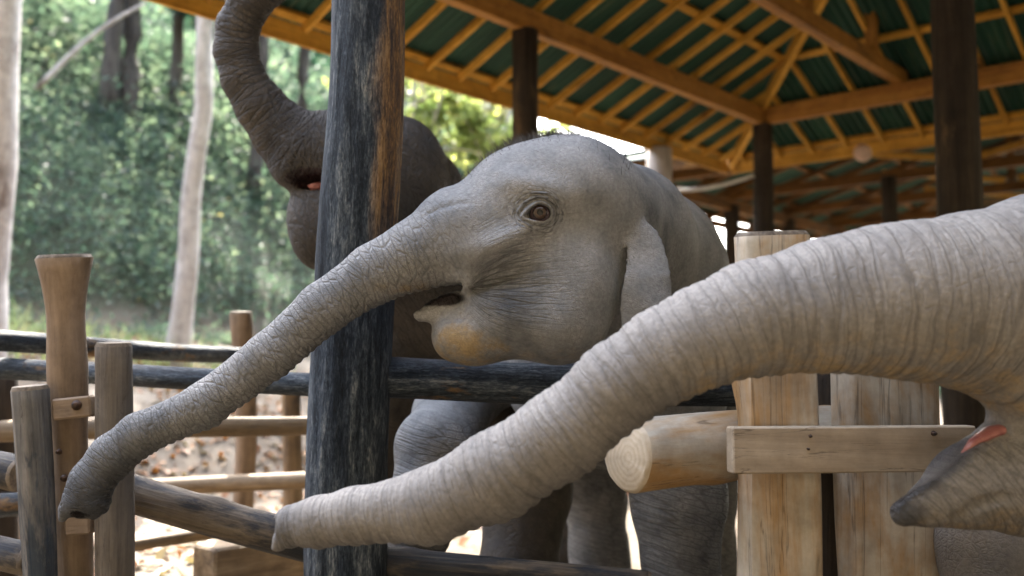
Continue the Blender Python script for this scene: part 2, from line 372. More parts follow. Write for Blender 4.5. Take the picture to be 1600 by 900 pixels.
def hip_roof(root, E, da, db, W, L, s, step, purl, wood_m='roof_wood', rw=0.034, rh=0.07, sheets=True, both=True, near_gable=True, jit=0.02, rmax=99):
    """E eave corner; eave A runs from E along -da (length L), eave B along db (length 2W); z of E is the fascia's lower edge"""
    k = math.sqrt(1 + s * s); base = E + UP * 0.13
    rr = random.Random(3)
    planes = [(base, -da, db, L, lambda a: min(a, L - a, W)), (base, db, -da, 2 * W, lambda a: min(a, 2 * W - a, W)),
              (base + db * 2 * W, -da, -db, L, lambda a: min(a, L - a, W)), (base - da * L, db, da, 2 * W, lambda a: min(a, 2 * W - a, W))]
    RM = min(W, L / 2)
    for pi, (o, al, inn, ln, top) in enumerate(planes):
        us = (inn + UP * s).normalized(); nr = al.cross(us).normalized()
        if nr.z < 0: nr = -nr
        # rafters
        a = step * 0.55 if pi != 2 else step
        while a < ln:
            u1 = min(top(a) * k, rmax)
            if u1 > 0.25:
                aj = a + rr.uniform(-1, 1) * jit
                board('rafter', o + al * aj + us * (-0.02), o + al * (aj + rr.uniform(-1, 1) * jit * 2) + us * u1, rw, rh, wood_m, root, nr)
            a += step * (1 if pi != 2 else 2)
        # purlins lie on the rafters
        for u in purl:
            ext = 0 if not near_gable else 0
            p, q = o + al * (u + .01), o + al * (ln - u - .01)
            if u > min(W, ln / 2) - .02: continue
            lift = us * (u * k) - (inn * 0) + nr * (rh / 2 + 0.024)
            board('purlin', p + lift, q + lift, 0.075, 0.045, wood_m, root, nr)
        # sheets
        if sheets:
            sw = 0.76; a0 = 0.0; oo = o + nr * (rh / 2 + 0.066)
            while a0 < ln - 0.01:
                a1 = min(a0 + sw + 0.05, ln)
                sh = sheet('roof_sheet', oo + nr * (0.006 if int(a0 / sw) % 2 else 0.0), al, us, a0, a1, lambda a: top(a) * k, root)
                a0 += sw
        # fascia board along the eave
        board('fascia', o + UP * -0.055 - inn * 0.05, o + al * ln + UP * -0.055 - inn * 0.05, 0.035, 0.15, wood_m, root, UP)
    ends = [base + (db - da) * RM + UP * (s * RM), base + (db - da) * RM + db * (2 * (W - RM)) + UP * (s * RM), base + db * RM - da * (L - RM) + UP * (s * RM), base + db * (2 * W - RM) - da * (L - RM) + UP * (s * RM)]
    cor = [base, base + db * 2 * W, base - da * L, base + db * 2 * W - da * L]
    for c_, e_ in zip(cor, ends):
        board('hip_rafter', c_ - UP * .03, e_ - UP * .03, 0.06, 0.14, wood_m, root, UP)
        board('hip_cap', c_ + UP * .17, e_ + UP * .17, 0.42, 0.02, 'sheet', root, UP)
    if L - 2 * RM > .05:
        board('ridge_board', ends[0] - UP * .02, ends[2] - UP * .02, 0.06, 0.16, wood_m, root, UP)
        board('ridge_cap', ends[0] + UP * .165, ends[2] + UP * .165, 0.4, 0.02, 'sheet', root, UP)

hall = empty('open_hall', (EAVE.x, EAVE.y, 0))
tag(hall, 'open hall with green corrugated hip roof on dark posts and orange rafters', 'pavilion')
HW, HL = 4.1, 8.25
hip_roof(hall, EAVE, DA, DB, HW, HL, SLOPE, 0.42, [0.02, 0.72, 1.41, 2.1, 2.8, 3.5, 4.02])
P = EAVE + (DB - DA) * 0.883
PB = UP * 0.39
def hall_beam(a, b, w=0.10, h=0.19): return board('beam', a, b, w, h, 'roof_beam', hall, UP, 0.006)
def post(p, ztop, r, mat='roof_post', parent=None, seed=1, name='post'):
    return log(name, (p.x, p.y, -0.05), (p.x, p.y, ztop), r * 1.05, r * 0.97, mat, parent, seed, 20, 12, rough=0.06)
hall_beam(P + PB + DA * 0.12, P + PB - DA * (HL - 1.8))
hall_beam(P + PB + UP * .004 - DB * .12 + DB * .18, P + PB + UP * .004 + DB * (2 * HW - 1.8))
hall_beam(P + PB + UP * .006 - DA * (HL - 1.77) + DB * .06, P + PB + UP * .006 - DA * (HL - 1.77) + DB * (2 * HW - 1.8))
hall_beam(P + PB + DB * (2 * HW - 1.77) - DA * 0.06, P + PB + DB * (2 * HW - 1.77) - DA * (HL - 1.8))
# tie beam lying on beam B, king post on it
tb = P + DB * 1.52 + UP * (0.39 + 0.17)
hall_beam(tb + DA * 0.1, tb - DA * (HL - 3.2), 0.11, 0.15)
kp = tb - DA * 0.72
board('king_post', kp + UP * 0.076, kp + UP * (SLOPE * 1.35 + 0.12), 0.10, 0.10, 'roof_beam', hall, DA)
for i in range(2):
    q = tb - DA * (2.2 + 1.4 * i); board('king_post', q + UP * .076, q + UP * 0.75, 0.09, 0.09, 'roof_beam', hall, DA)
# a second tie beam and posts
post(P, P.z + 0.30, 0.115, parent=hall, seed=4)
def on_beam_a(px):
    best = min((abs(800 + FPX * (P - DA * t).x / ((P - DA * t).y * CP + (P.z - CAM_H) * SP) - px), t) for t in np.arange(0, 8, 0.02)); return best[1]
t8 = on_beam_a(822)
post(P - DA * t8, P.z + 0.30, 0.108, parent=hall, seed=5)
mp = ground_at(1502, 6.1); wd = (mp - EAVE).dot(DB)
post(mp, EAVE.z + 0.05 + SLOPE * min(wd, 2 * HW - wd, -(mp - EAVE).dot(DA), HL + (mp - EAVE).dot(DA)), 0.128, parent=hall, seed=9)
post(P + DB * (2 * HW - 1.77), P.z + 0.30, 0.115, parent=hall, seed=10)
post(P + DB * (2 * HW - 1.77) - DA * 5.2, P.z + 0.30, 0.115, parent=hall, seed=11)

# ---- a second, lower shed behind
shed = empty('far_shed', (7, 22, 0))
tag(shed, 'farther timber shed with green roof seen under the near eave on the right', 'shed')
SW_, SL_ = 4.8, 12.0
E2 = at(850, 297, 14.8)
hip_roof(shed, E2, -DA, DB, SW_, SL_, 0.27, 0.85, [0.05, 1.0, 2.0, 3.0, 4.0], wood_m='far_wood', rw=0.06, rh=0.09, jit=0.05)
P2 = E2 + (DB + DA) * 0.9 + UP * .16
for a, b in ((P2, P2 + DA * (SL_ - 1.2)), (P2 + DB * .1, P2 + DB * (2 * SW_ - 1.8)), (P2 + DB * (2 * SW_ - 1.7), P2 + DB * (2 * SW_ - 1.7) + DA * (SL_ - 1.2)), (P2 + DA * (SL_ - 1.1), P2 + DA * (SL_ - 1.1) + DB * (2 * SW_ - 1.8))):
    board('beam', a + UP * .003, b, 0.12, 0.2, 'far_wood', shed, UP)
for i in range(5):
    q = P2 + DA * (0.9 + 2.2 * i) + UP * 0.18
    board('tie_beam', q - DB * .1, q + DB * (2 * SW_ - 1.6), 0.10, 0.16, 'far_wood', shed, UP)
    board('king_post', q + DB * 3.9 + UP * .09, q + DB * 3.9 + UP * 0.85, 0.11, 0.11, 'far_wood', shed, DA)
    for sg in (-1, 1):
        board('brace', q + DB * (3.9 + sg * .1) + UP * .12, q + DB * (3.9 + sg * 2.1) + UP * 0.5, 0.07, 0.09, 'roof_wood', shed, UP)
    for tt in (0.0, 2 * SW_ - 1.7):
        if True:
            g = P2 + DA * (0.9 + 2.2 * i) + DB * tt; post(g, P2.z + .0, 0.13, parent=shed, seed=20 + i)

for px_, d_, r_s in ((1395, 14.5, .105), (1250, 19.5, .15)):
    g = ground_at(px_, d_); post(g, P2.z, r_s, parent=shed, seed=int(px_))
# ---- pale post, cord and disc at the far eave
pp = at(1028, 300, 11.3)
o = log('post', (pp.x, pp.y, 0), at(1030, 232, 11.3), 0.15, 0.14, 'bark', None, 31, 18, 10, rough=0.10); o.name = 'timber_post'
tag(o, 'thick pale barked post standing just behind the calf\'s back under the eave', 'post')
def tube(name, pts, r, mat, parent=None, segs=8):
    V = []; F = []
    for i, p in enumerate(pts):
        p = Vector(p); d = (Vector(pts[min(i + 1, len(pts) - 1)]) - Vector(pts[max(i - 1, 0)])).normalized()
        x = d.cross(UP); x = x.normalized() if x.length > 1e-3 else Vector((1, 0, 0)); y = d.cross(x)
        rr = r(i / (len(pts) - 1)) if callable(r) else r
        for j in range(segs):
            a = 2 * math.pi * j / segs; V.append(p + x * math.cos(a) * rr + y * math.sin(a) * rr)
    for i in range(len(pts) - 1):
        for j in range(segs): F.append((i * segs + j, i * segs + (j + 1) % segs, (i + 1) * segs + (j + 1) % segs, (i + 1) * segs + j))
    F.append(tuple(range(segs))[::-1]); F.append(tuple(range((len(pts) - 1) * segs, len(pts) * segs)))
    b = Vector(pts[0])
    return mesh_obj(name, [Vector(v) - b for v in V], F, M[mat] if isinstance(mat, str) else mat, parent, True, b)
c0, c1 = at(1038, 298, 11.1), at(1178, 274, 10.95)
o = tube('pipe', [c0.lerp(c1, t) - UP * 0.05 * math.sin(t * math.pi) for t in np.linspace(0, 1, 9)], 0.022, 'pvc'); o.name = 'white_pipe'
tag(o, 'thin white pipe running from the pale barked post to the hall corner post', 'pipe')
dp = at(1348, 239, 10.9)
V = []; F = []
prof = [(0.0, -.045), (.05, -.042), (.085, -.03), (.1, 0), (.085, .03), (.05, .042), (0.0, .045)]
for i, (r, z) in enumerate(prof):
    for j in range(20): a = j / 20 * 6.2832; V.append((r * math.cos(a), z, r * math.sin(a)))
for i in range(len(prof) - 1):
    for j in range(20): F.append((i * 20 + j, i * 20 + (j + 1) % 20, (i + 1) * 20 + (j + 1) % 20, (i + 1) * 20 + j))
o = mesh_obj('round_disc', V, F, M['disc'], None, True, dp); tag(o, 'small pale pinkish round disc fixed to the eave board', 'disc')

# ------------------------------------------------------------------ vegetation
def leaf_mesh(name, C, size, mat, tint, parent=None, upb=0.5, aspect=0.5, loc=None, seed=1, droop=None):
    g = np.random.default_rng(seed); n = len(C); C = np.asarray(C, float)
    loc = np.array(loc if loc is not None else C.mean(0)); C = C - loc
    d = g.normal(size=(n, 3)); d[:, 2] *= 0.6
    if droop is not None: d += droop
    d /= np.linalg.norm(d, axis=1)[:, None]
    nr = g.normal(size=(n, 3)); nr[:, 2] += upb * 3
    s = np.cross(d, nr); s /= np.linalg.norm(s, axis=1)[:, None] + 1e-9
    nn = np.cross(s, d)
    L = np.asarray(size)[:, None]; W = L * aspect * g.uniform(.7, 1.2, (n, 1))
    V = np.stack([C - d * L * .5, C + s * W * .5 - d * L * .06 + nn * L * .05, C + d * L * .5 - nn * L * .06, C - s * W * .5 - d * L * .06 + nn * L * .05], 1).reshape(-1, 3)
    I = np.arange(n)[:, None] * 4
    me = bpy.data.meshes.new(name)
    me.vertices.add(4 * n); me.vertices.foreach_set('co', V.ravel())
    T = np.concatenate([I + [0, 1, 2], I + [0, 2, 3]], 1).ravel()
    me.loops.add(6 * n); me.loops.foreach_set('vertex_index', T.astype(np.int32))
    me.polygons.add(2 * n); me.polygons.foreach_set('loop_start', (np.arange(2 * n) * 3).astype(np.int32))
    me.polygons.foreach_set('loop_total', np.full(2 * n, 3, np.int32))
    at_ = me.attributes.new('tint', 'FLOAT', 'POINT'); at_.data.foreach_set('value', np.repeat(np.clip(tint, 0, 1), 4).astype(np.float32))
    me.materials.append(M[mat]); me.update(calc_edges=True); me.validate()
    o = bpy.data.objects.new(name, me); COL.objects.link(o); o.location = loc
    return adopt_l(o, parent)

def wout(x, y): return -((x - EAVE.x) * DB.x + (y - EAVE.y) * DB.y)
def hill_points(n, pxa, pxb, da_, db_, wmin, wmax, g):
    d = np.sqrt(g.uniform(da_ ** 2, db_ ** 2, n * 6)); px = g.uniform(pxa, pxb, n * 6)
    x = (px - 800) / FPX * d; y = d
    w = wout(x, y); k = (w > wmin) & (w < wmax)
    return x[k][:n], y[k][:n]
def bushes(name, n, pxa, pxb, da_, db_, wmin, wmax, rlo, rhi, nl, slo, shi, mat, seed, tmean=.4, label=None):
    g = np.random.default_rng(seed); x, y = hill_points(n, pxa, pxb, da_, db_, wmin, wmax, g)
    C = []; T = []; S = []
    for i in range(len(x)):
        r = g.uniform(rlo, rhi); m = int(nl * (r / rhi) ** 1.5) + 20
        u = g.normal(size=(m, 3)); u /= np.linalg.norm(u, axis=1)[:, None]; u[:, 2] = np.abs(u[:, 2]) * .9
        lump = 1 + .3 * np.sin(u[:, 0] * 5 + i) * np.sin(u[:, 1] * 4 + i * 2)
        p = u * (r * lump * g.uniform(.55, 1.05, m))[:, None]
        px_, py_ = p[:, 0] + x[i], p[:, 1] + y[i]
        C.append(np.stack([px_, py_, height(px_, py_) + p[:, 2] * .85], 1))
        tb_ = np.clip(g.normal(tmean, .16), .02, .9); T.append(np.clip(g.normal(tb_, .12, m), 0, 1)); S.append(g.uniform(slo, shi, m))
    o = leaf_mesh(name, np.concatenate(C), np.concatenate(S), mat, np.concatenate(T), seed=seed)
    return tag(o, label, 'undergrowth', kind='stuff')
o = bushes('hillside_undergrowth', 620, -150, 1150, 12.5, 27, 7.8, 21, .35, 1.1, 210, .045, .14, 'under', 5, .45, 'tangled green creepers and shrubs covering the hillside')
o = bushes('far_undergrowth', 330, -200, 1000, 19, 36, 12, 30, 1.0, 2.2, 330, .11, .25, 'under', 15, .35, 'dense far foliage at the top of the hillside')
def sky_block_bushes():  # leaves for the added slope that blocks sky behind the viewer
    g = np.random.default_rng(44); C = []; S = []; T = []
    for i in range(420):
        x, y = g.uniform(-14, 16), g.uniform(-10, -3.4); r = g.uniform(.7, 1.6); m = 70
        u = g.normal(size=(m, 3)); u /= np.linalg.norm(u, axis=1)[:, None]; u[:, 2] = np.abs(u[:, 2]); p = u * r * g.uniform(.5, 1, (m, 1))
        C.append(np.stack([p[:, 0] + x, p[:, 1] + y, height(p[:, 0] + x, p[:, 1] + y) + p[:, 2]], 1)); S.append(g.uniform(.2, .42, m)); T.append(g.normal(.3, .12, m))
    tag(leaf_mesh('sky_block_leaves', np.concatenate(C), np.concatenate(S), 'low_bounce', np.concatenate(T), seed=45), 'added dark leaves on the unseen sky-blocking slope behind the viewer', 'undergrowth', kind='stuff')
sky_block_bushes()
o = bushes('low_thicket', 150, 930, 1900, 24, 34, 3, 40, .6, 1.6, 200, .12, .26, 'under', 16, .3, 'dark thicket behind the far shed')
o = bushes('bank_shrubs', 300, -1000, -150, 12.5, 25, 7.8, 21, .5, 1.3, 120, .08, .2, 'under', 17, .42, 'shrubs covering the bank farther left')
o = bushes('verge_plants', 45, -120, 700, 11.5, 15.5, 6.3, 7.6, .15, .4, 60, .05, .11, 'under', 6, .55, 'low leafy plants along the foot of the bank')

def grass(name, spots, seed, label):
    g = np.random.default_rng(seed); V = []; F = []; T = []
    for (cx, cy, n, h) in spots:
        for i in range(n):
            bx, by = cx + g.normal(0, .22), cy + g.normal(0, .22); z = float(height(bx, by))
            a = g.uniform(0, 6.28); l = h * g.uniform(.5, 1.2); lean = g.uniform(.25, .8) * l; w = .008
            dx, dy = math.cos(a), math.sin(a); k0 = len(V)
            for t in (0, .5, .8, 1):
                ww = w * (1 - t * .85)
                c = (bx + dx * lean * t * t, by + dy * lean * t * t, z + l * (t - .25 * t * t * t))
                V.append((c[0] - dy * ww, c[1] + dx * ww, c[2])); V.append((c[0] + dy * ww, c[1] - dx * ww, c[2]))
            tt = g.uniform(.2, 1); T += [tt] * 8
            for q in range(3): F.append((k0 + 2 * q, k0 + 2 * q + 1, k0 + 2 * q + 3, k0 + 2 * q + 2))
    o = mesh_obj(name, V, F, M['grass']); a_ = o.data.attributes.new('tint', 'FLOAT', 'POINT'); a_.data.foreach_set('value', T)
    return tag(o, label, 'grass', kind='stuff')
g = np.random.default_rng(9)
spots = []
for px, d in [(15, 11.2), (30, 11.6), (55, 11.0), (190, 12.0), (215, 12.4), (235, 12.1), (250, 12.8), (5, 12.2), (345, 13), (400, 13.2), (130, 12.5)]:
    p = ground_at(px, d); spots.append((p.x, p.y, 45, .5))
grass('grass_tufts', spots, 10, 'tufts of long pale grass at the foot of the bank')

def litter(seed=11, n=9000):
    g = np.random.default_rng(seed)
    d = np.sqrt(g.uniform(4.2 ** 2, 14.5 ** 2, n)); px = g.uniform(-80, 1500, n); x = (px - 800) / FPX * d; y = d; w = wout(x, y)
    dens = np.clip(.55 + .5 * np.sin(x * 1.7) * np.sin(y * 1.3 + 1) + (w > -.5) * .35, 0, 1) * np.where(w > -1.2, 1, .07)
    k = (g.uniform(size=n) < dens) & (w < 7.6); x, y = x[k], y[k]
    C = np.stack([x, y, height(x, y) + .02], 1); n = len(x)
    o = leaf_mesh('fallen_leaves', C, g.uniform(.05, .15, n), 'litter', g.uniform(0, 1, n) ** 0.8, upb=2.2, aspect=.6, seed=seed)
    tag(o, 'dry orange and brown leaves scattered over the sandy ground', 'leaves', kind='stuff')
litter()

def crown(name, cen, rad, n, slo, shi, mat, seed, parent, tm=.4, clumps=40):
    g = np.random.default_rng(seed); cen = np.array(cen); rad = np.array(rad)
    u = g.normal(size=(clumps, 3)); u /= np.linalg.norm(u, axis=1)[:, None]
    cc = cen + u * rad * (g.uniform(.25, 1, (clumps, 1)) ** .5)
    idx = g.integers(0, clumps, n); cs = g.uniform(.2, .42, clumps) * rad.mean()
    off = g.normal(size=(n, 3)); off /= np.linalg.norm(off, axis=1)[:, None]
    C = cc[idx] + off * (cs[idx] * g.uniform(.3, 1, n))[:, None] * [1, 1, .6]
    tt = g.normal(tm, .15, clumps)
    return leaf_mesh(name, C, g.uniform(slo, shi, n), mat, tt[idx] + g.normal(0, .12, n), parent, .5, .5, loc=cen, seed=seed, droop=np.array([0, 0, -.5]))
def tree(pts, r0, r1, crowns, mat_bark, mat_leaf, label, seed, branches=6, nleaf=1500, leaf=(.08, .17), group=None, tm=.4, name='tree'):
    """pts: trunk from the base up; crowns: list of (centre, radii)"""
    root = empty(name, pts[0]); tag(root, label, 'tree', group)
    n = len(pts)
    P_ = [Vector(p) for p in pts]; path = []
    for i in range(n - 1):
        for t in np.linspace(0, 1, 6)[(0 if i == 0 else 1):]: path.append(P_[i].lerp(P_[i + 1], t))
    rr = random.Random(seed)
    path = [p + Vector((mnoise.noise(p * .8 + Vector((seed, 0, 0))), mnoise.noise(p * .8 + Vector((0, seed, 3))), 0)) * r0 * .5 for p in path]
    tr = tube('trunk', path, lambda t: r0 + (r1 - r0) * t + r0 * .35 * max(0, 1 - t * 9), mat_bark, root, 14)
    for i, (c, rad) in enumerate(crowns):
        cr = crown('crown', c, rad, nleaf, leaf[0], leaf[1], mat_leaf, seed * 10 + i, root, tm)
        c = Vector(c)
        for b in range(branches):
            e = c + Vector((rr.uniform(-1, 1) * rad[0], rr.uniform(-1, 1) * rad[1], rr.uniform(-.6, .8) * rad[2])) * .75
            s_ = path[int(len(path) * rr.uniform(.6, .98))]
            m = s_.lerp(e, .5) + Vector((rr.uniform(-.2, .2), rr.uniform(-.2, .2), rr.uniform(0, .35)))
            bp = [s_.lerp(m, t).lerp(m.lerp(e, t), t) for t in np.linspace(0, 1, 8)]
            tube('branch', bp, lambda t: r1 * .55 * (1 - .8 * t) + .006, mat_bark, root, 6)
    return root
def gz(px, d, dz=0):
    p = ground_at(px, d); return Vector((p.x, p.y, float(height(p.x, p.y)) - .1 + dz))
def up_from(px, d, py, dpx=0):
    return at(px + dpx, py, d)
# two pale trunks in front of the bank
b0 = at(-10, 420, 9.2); bb = b0 + (b0 - at(22, 0, 9.2)) * .32; bb.z = float(height(bb.x, bb.y)) - .1
top = at(22, 0, 9.2) + (at(22, 0, 9.2) - b0) * 1.6
tree([bb, b0, at(22, 0, 9.2), top], .155, .10, [((top.x - .2, top.y + .8, top.z + 1.2), (2.0, 2.0, 1.2))], 'bark', 'crown', 'thick pale leaning tree trunk at the left edge of the picture', 41, 5, 1600)
b0 = at(281, 535, 12.6); t0 = at(325, 30, 12.6); bb = b0 + (b0 - t0) * .03; bb.z = min(bb.z, float(height(bb.x, bb.y)) - .1); top = t0 + (t0 - b0) * .9
tree([bb, b0.lerp(t0, .3), t0, top], .15, .085, [((top.x, top.y + .6, top.z + .9), (1.8, 1.8, 1.1))], 'bark', 'crown', 'slender pale tree trunk leaning on the bank behind the raised elephant trunk', 42, 5, 1500)
# dark trunks and trees on the hill
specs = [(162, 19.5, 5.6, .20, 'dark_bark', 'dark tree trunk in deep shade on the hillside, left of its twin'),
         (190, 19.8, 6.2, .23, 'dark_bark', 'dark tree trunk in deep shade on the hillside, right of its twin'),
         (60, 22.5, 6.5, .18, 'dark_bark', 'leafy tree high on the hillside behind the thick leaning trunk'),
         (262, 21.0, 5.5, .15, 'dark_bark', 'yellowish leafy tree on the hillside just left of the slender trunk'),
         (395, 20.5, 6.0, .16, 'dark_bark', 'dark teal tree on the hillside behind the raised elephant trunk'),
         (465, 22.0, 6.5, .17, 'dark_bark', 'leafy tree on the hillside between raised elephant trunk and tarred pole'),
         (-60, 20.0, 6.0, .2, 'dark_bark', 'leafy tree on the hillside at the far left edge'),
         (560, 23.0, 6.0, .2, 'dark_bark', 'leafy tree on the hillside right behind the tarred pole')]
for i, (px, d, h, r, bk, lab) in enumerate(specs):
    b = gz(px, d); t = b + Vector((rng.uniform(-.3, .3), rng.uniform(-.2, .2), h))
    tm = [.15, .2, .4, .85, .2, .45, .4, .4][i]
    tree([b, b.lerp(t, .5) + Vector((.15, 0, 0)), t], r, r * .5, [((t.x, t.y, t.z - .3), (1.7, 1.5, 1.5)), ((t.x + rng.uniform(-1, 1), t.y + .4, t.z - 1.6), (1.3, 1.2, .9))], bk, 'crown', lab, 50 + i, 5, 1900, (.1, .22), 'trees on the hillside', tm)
# bright leafy saplings behind the hall
for i, (px, d, pxt, pyt, lab) in enumerate([(640, 13.6, 648, 100, 'bright leafy sapling with upright pale stem right of the tarred pole'),
                                            (716, 14.2, 800, 150, 'bright yellow-green sapling with slanting pale stem behind the calf\'s forehead'),
                                            (690, 15.4, 765, 120, 'pale sapling with thin slanting stem behind the brown elephant\'s head')]):
    b = gz(px, d); t = at(pxt, pyt, d)
    tree([b, b.lerp(t, .5) + Vector((.05, 0, 0)), t], .045, .03, [((t.x - .2, t.y, t.z - .25), (1.0, .8, .75)), ((t.x + .35, t.y + .3, t.z - 1.0), (1.0, .7, .6))], 'bark', 'bright', lab, 70 + i, 6, 420, (.12, .3), 'bright saplings beside the hall', .5)
# fallen pale branch
f0, f1 = at(78, 118, 16.5), at(215, 12, 16.8)
o = tube('leaning_branch', [f0.lerp(f1, t) + UP * .12 * math.sin(t * 3.1) for t in np.linspace(-.15, 1.1, 10)], lambda t: .055 - .03 * t, 'bark'); tag(o, 'bare pale branch slanting across the hillside near the dark trunks', 'branch')

# ------------------------------------------------------------------ fences
def px_r(px, d): return px * d / FPX
pole_b, pole_t = at(536, 1116, 3.36), at(583, -420, 3.36)
o = log('tarred_pole', pole_b, pole_t, .139, .118, 'pole', None, 61, 64, 120, rough=.035, end='end')
tag(o, 'thick black weathered pole with a scraped orange-brown patch near its top', 'pole')
def fissures(o, seed, depth, fz=.5, fa=9):
    me = o.data; n = len(me.vertices); co = np.empty(n * 3); me.vertices.foreach_get('co', co); co = co.reshape(-1, 3)
    for v in co:
        a = math.atan2(v[1], v[0])
        q = mnoise.noise(Vector((math.cos(a) * fa, math.sin(a) * fa, v[2] * fz + seed)))
        q2 = mnoise.noise(Vector((math.cos(a) * fa * 2.2, math.sin(a) * fa * 2.2, v[2] * fz * 3 + seed)))
        k = 1 - depth * max(0, 1 - abs(q) * 7) - depth * .4 * q2
        v[0] *= k; v[1] *= k
    me.vertices.foreach_set('co', co.ravel()); me.update()
fissures(o, 3, .03)

near = empty('log_fence', ground_at(120, 3.3)); tag(near, 'near rough log fence with leaning posts and bolted blocks at lower left', 'fence')
def flare_top(t, a): return 1 + .38 * max(0, (t - .86) / .14) ** 1.3 * (1 + .25 * math.cos(a * 2 + .4)) + .06 * math.sin(t * 19)
tall = log('post', at(133, 1120, 3.32), at(104, 404, 3.32), .056, .064, 'brown_post', near, 62, 28, 40, rough=.07, flare=flare_top, bow=(-.025, 0)); tall['label'] = 'tall brown post with a flared top'
log('post', at(180, 1120, 3.24), at(182, 541, 3.24), .060, .057, 'grey_post', near, 63, 24, 24, rough=.05)
log('post', at(75, 1110, 3.2), at(44, 609, 3.2), .046, .057, 'blue_post', near, 64, 24, 24, rough=.06)
def block(name, c, w, h, dep, roll, mat, parent):
    m = Matrix.Rotation(roll, 3, 'Y'); ex = m @ Vector((1, 0, 0))
    c = Vector(c); return board(name, c - ex * w / 2, c + ex * w / 2, dep, h, mat, parent, m @ Vector((0, 0, 1)), .006)
bk = block('bracket_block', at(116, 637, 3.235), .125, .068, .05, R(-6), 'brown_post', near)
def bolt(p, r, parent):
    V = []; F = []
    for i, (q, y) in enumerate(((r * 1.5, 0), (r * 1.5, -.004), (r, -.006), (r, -.016), (r * .7, -.02), (0.0005, -.02))):
        for j in range(12): a = j / 12 * 6.2832; V.append((q * math.cos(a), y, q * math.sin(a)))
    for i in range(5):
        for j in range(12): F.append((i * 12 + j, i * 12 + (j + 1) % 12, (i + 1) * 12 + (j + 1) % 12, (i + 1) * 12 + j))
    return mesh_obj('bolt', V, F, M['iron'], parent, True, p)
bolt(at(120, 633, 3.21), .011, bk)
block('bracket_block', at(126, 812, 3.235), .08, .09, .06, R(-3), 'brown_post', near)
bolt(at(93, 706, 3.25), .006, near); bolt(at(101, 747, 3.25), .008, near)
lf = log('rail', at(190, 764, 3.45), at(520, 853, 3.42), .064, .068, 'mixed_log', near, 65, 24, 30, rough=.05, knots=3)
log('rail', at(-300, 664, 4.0), at(36, 740, 3.45), .058, .06, 'mixed_log', near, 66, 20, 10)
log('rail', at(-300, 790, 3.8), at(44, 872, 3.35), .055, .055, 'mixed_log', near, 67, 20, 10)
log('rail', at(-300, 812, 4.4), at(120, 778, 4.4), .05, .05, 'dark_log', near, 68, 18, 10)

back = empty('rail_fence', ground_at(300, 5.5)); tag(back, 'farther fence of dark horizontal logs crossing behind the left posts', 'fence')
log('rail', at(-420, 508, 3.3), at(385, 557, 5.4), .05, .042, 'dark_log', back, 71, 20, 26, rough=.05, knots=2)
log('rail', at(-420, 555, 4.6), at(520, 603, 3.75), .047, .043, 'dark_log', back, 72, 20, 30, rough=.06, knots=3)
log('rail', at(-420, 682, 4.4), at(496, 664, 4.9), .05, .046, 'tan_rail', back, 73, 20, 26, rough=.06, knots=2)
log('rail', at(200, 764, 5.6), at(500, 750, 5.2), .044, .044, 'tan_rail', back, 74, 18, 20, rough=.07)
log('rail', at(190, 856, 4.6), at(345, 832, 5.0), .028, .03, 'tan_rail', back, 75, 16, 14, rough=.07)
log('post', at(372, 900, 5.9), at(377, 490, 5.9), .066, .062, 'brown_post', back, 76, 18, 18, rough=.09, bow=(.03, 0))
log('post', at(457, 880, 6.2), at(455, 598, 6.2), .06, .058, 'tan_rail', back, 77, 18, 14, rough=.08)
log('post', at(-2, 1000, 4.75), at(2, 585, 4.75), .075, .07, 'roof_post', back, 78, 18, 14, rough=.08)
log('post', at(30, 980, 5.2), at(32, 640, 5.2), .05, .05, 'brown_post', back, 79, 18, 14, rough=.08)
# timber block on the ground
tb0, tb1 = at(318, 868, 4.75), at(470, 872, 5.15)
o = board('timber_block', (tb0.x, tb0.y, 0.0 + .16), (tb1.x, tb1.y, .16), .2, .30, 'tan_rail', None, UP, .012)
tag(o, 'squared brown timber lying on the ground behind the diagonal rail', 'timber')

mid = empty('pole_fence', ground_at(900, 3.4)); tag(mid, 'black log rail and low pale rail fixed to the tarred pole before the elephants', 'fence')
r_ = log('rail', at(560, 590, 3.42), at(1310, 612, 3.30), .070, .062, 'dark_log', mid, 81, 28, 60, rough=.05, knots=5); fissures(r_, 5, .03)
log('rail', at(570, 878, 3.44), at(1010, 922, 3.38), .062, .064, 'mixed_log', mid, 82, 24, 30, rough=.06, knots=3)
log('post', at(1302, 1150, 3.25), at(1300, 580, 3.25), .07, .07, 'roof_post', mid, 83, 18, 12)

pale = empty('pale_post_fence', ground_at(1210, 2.8)); tag(pale, 'pale peeled post-and-plank barrier with a sawn log below the right elephant', 'fence')
def sq(t, a): return 1.0 / max(abs(math.cos(a)), abs(math.sin(a))) ** .45
pb = at(1220, 1180, 2.80)
p1 = log('post', pb, at(1196, 370, 2.80), .122, .098, 'pale', pale, 91, 48, 60, rough=.06, flare=sq, squash=.75, knots=4); fissures(p1, 2, .022, .35, 5)
p2 = log('post', at(1388, 1180, 3.02), at(1385, 520, 3.02), .152, .150, 'pale', pale, 92, 60, 60, rough=.06, flare=lambda t, a: sq(t, a) * (1 - .08 * max(0, 1 - abs(a - 4.9) * 9) - .06 * max(0, 1 - abs(a - 4.35) * 10)), squash=.6)
fissures(p2, 7, .03, .35, 6)
board('plank', at(1140, 703, 2.665), at(1518, 700, 2.745), .055, .122, 'plank', pale, UP, .004)
for px, py, r in [(1265, 681, .0035), (1261, 701, .0035), (1458, 677, .005)]: bolt(at(px, py, 2.645 + (px - 1140) * .0002), r, pale)
lg = log('sawn_log', at(988, 713, 2.74), at(1330, 690, 3.20), .100, .098, 'pale', pale, 93, 40, 24, rough=.045, end='end', knots=2)

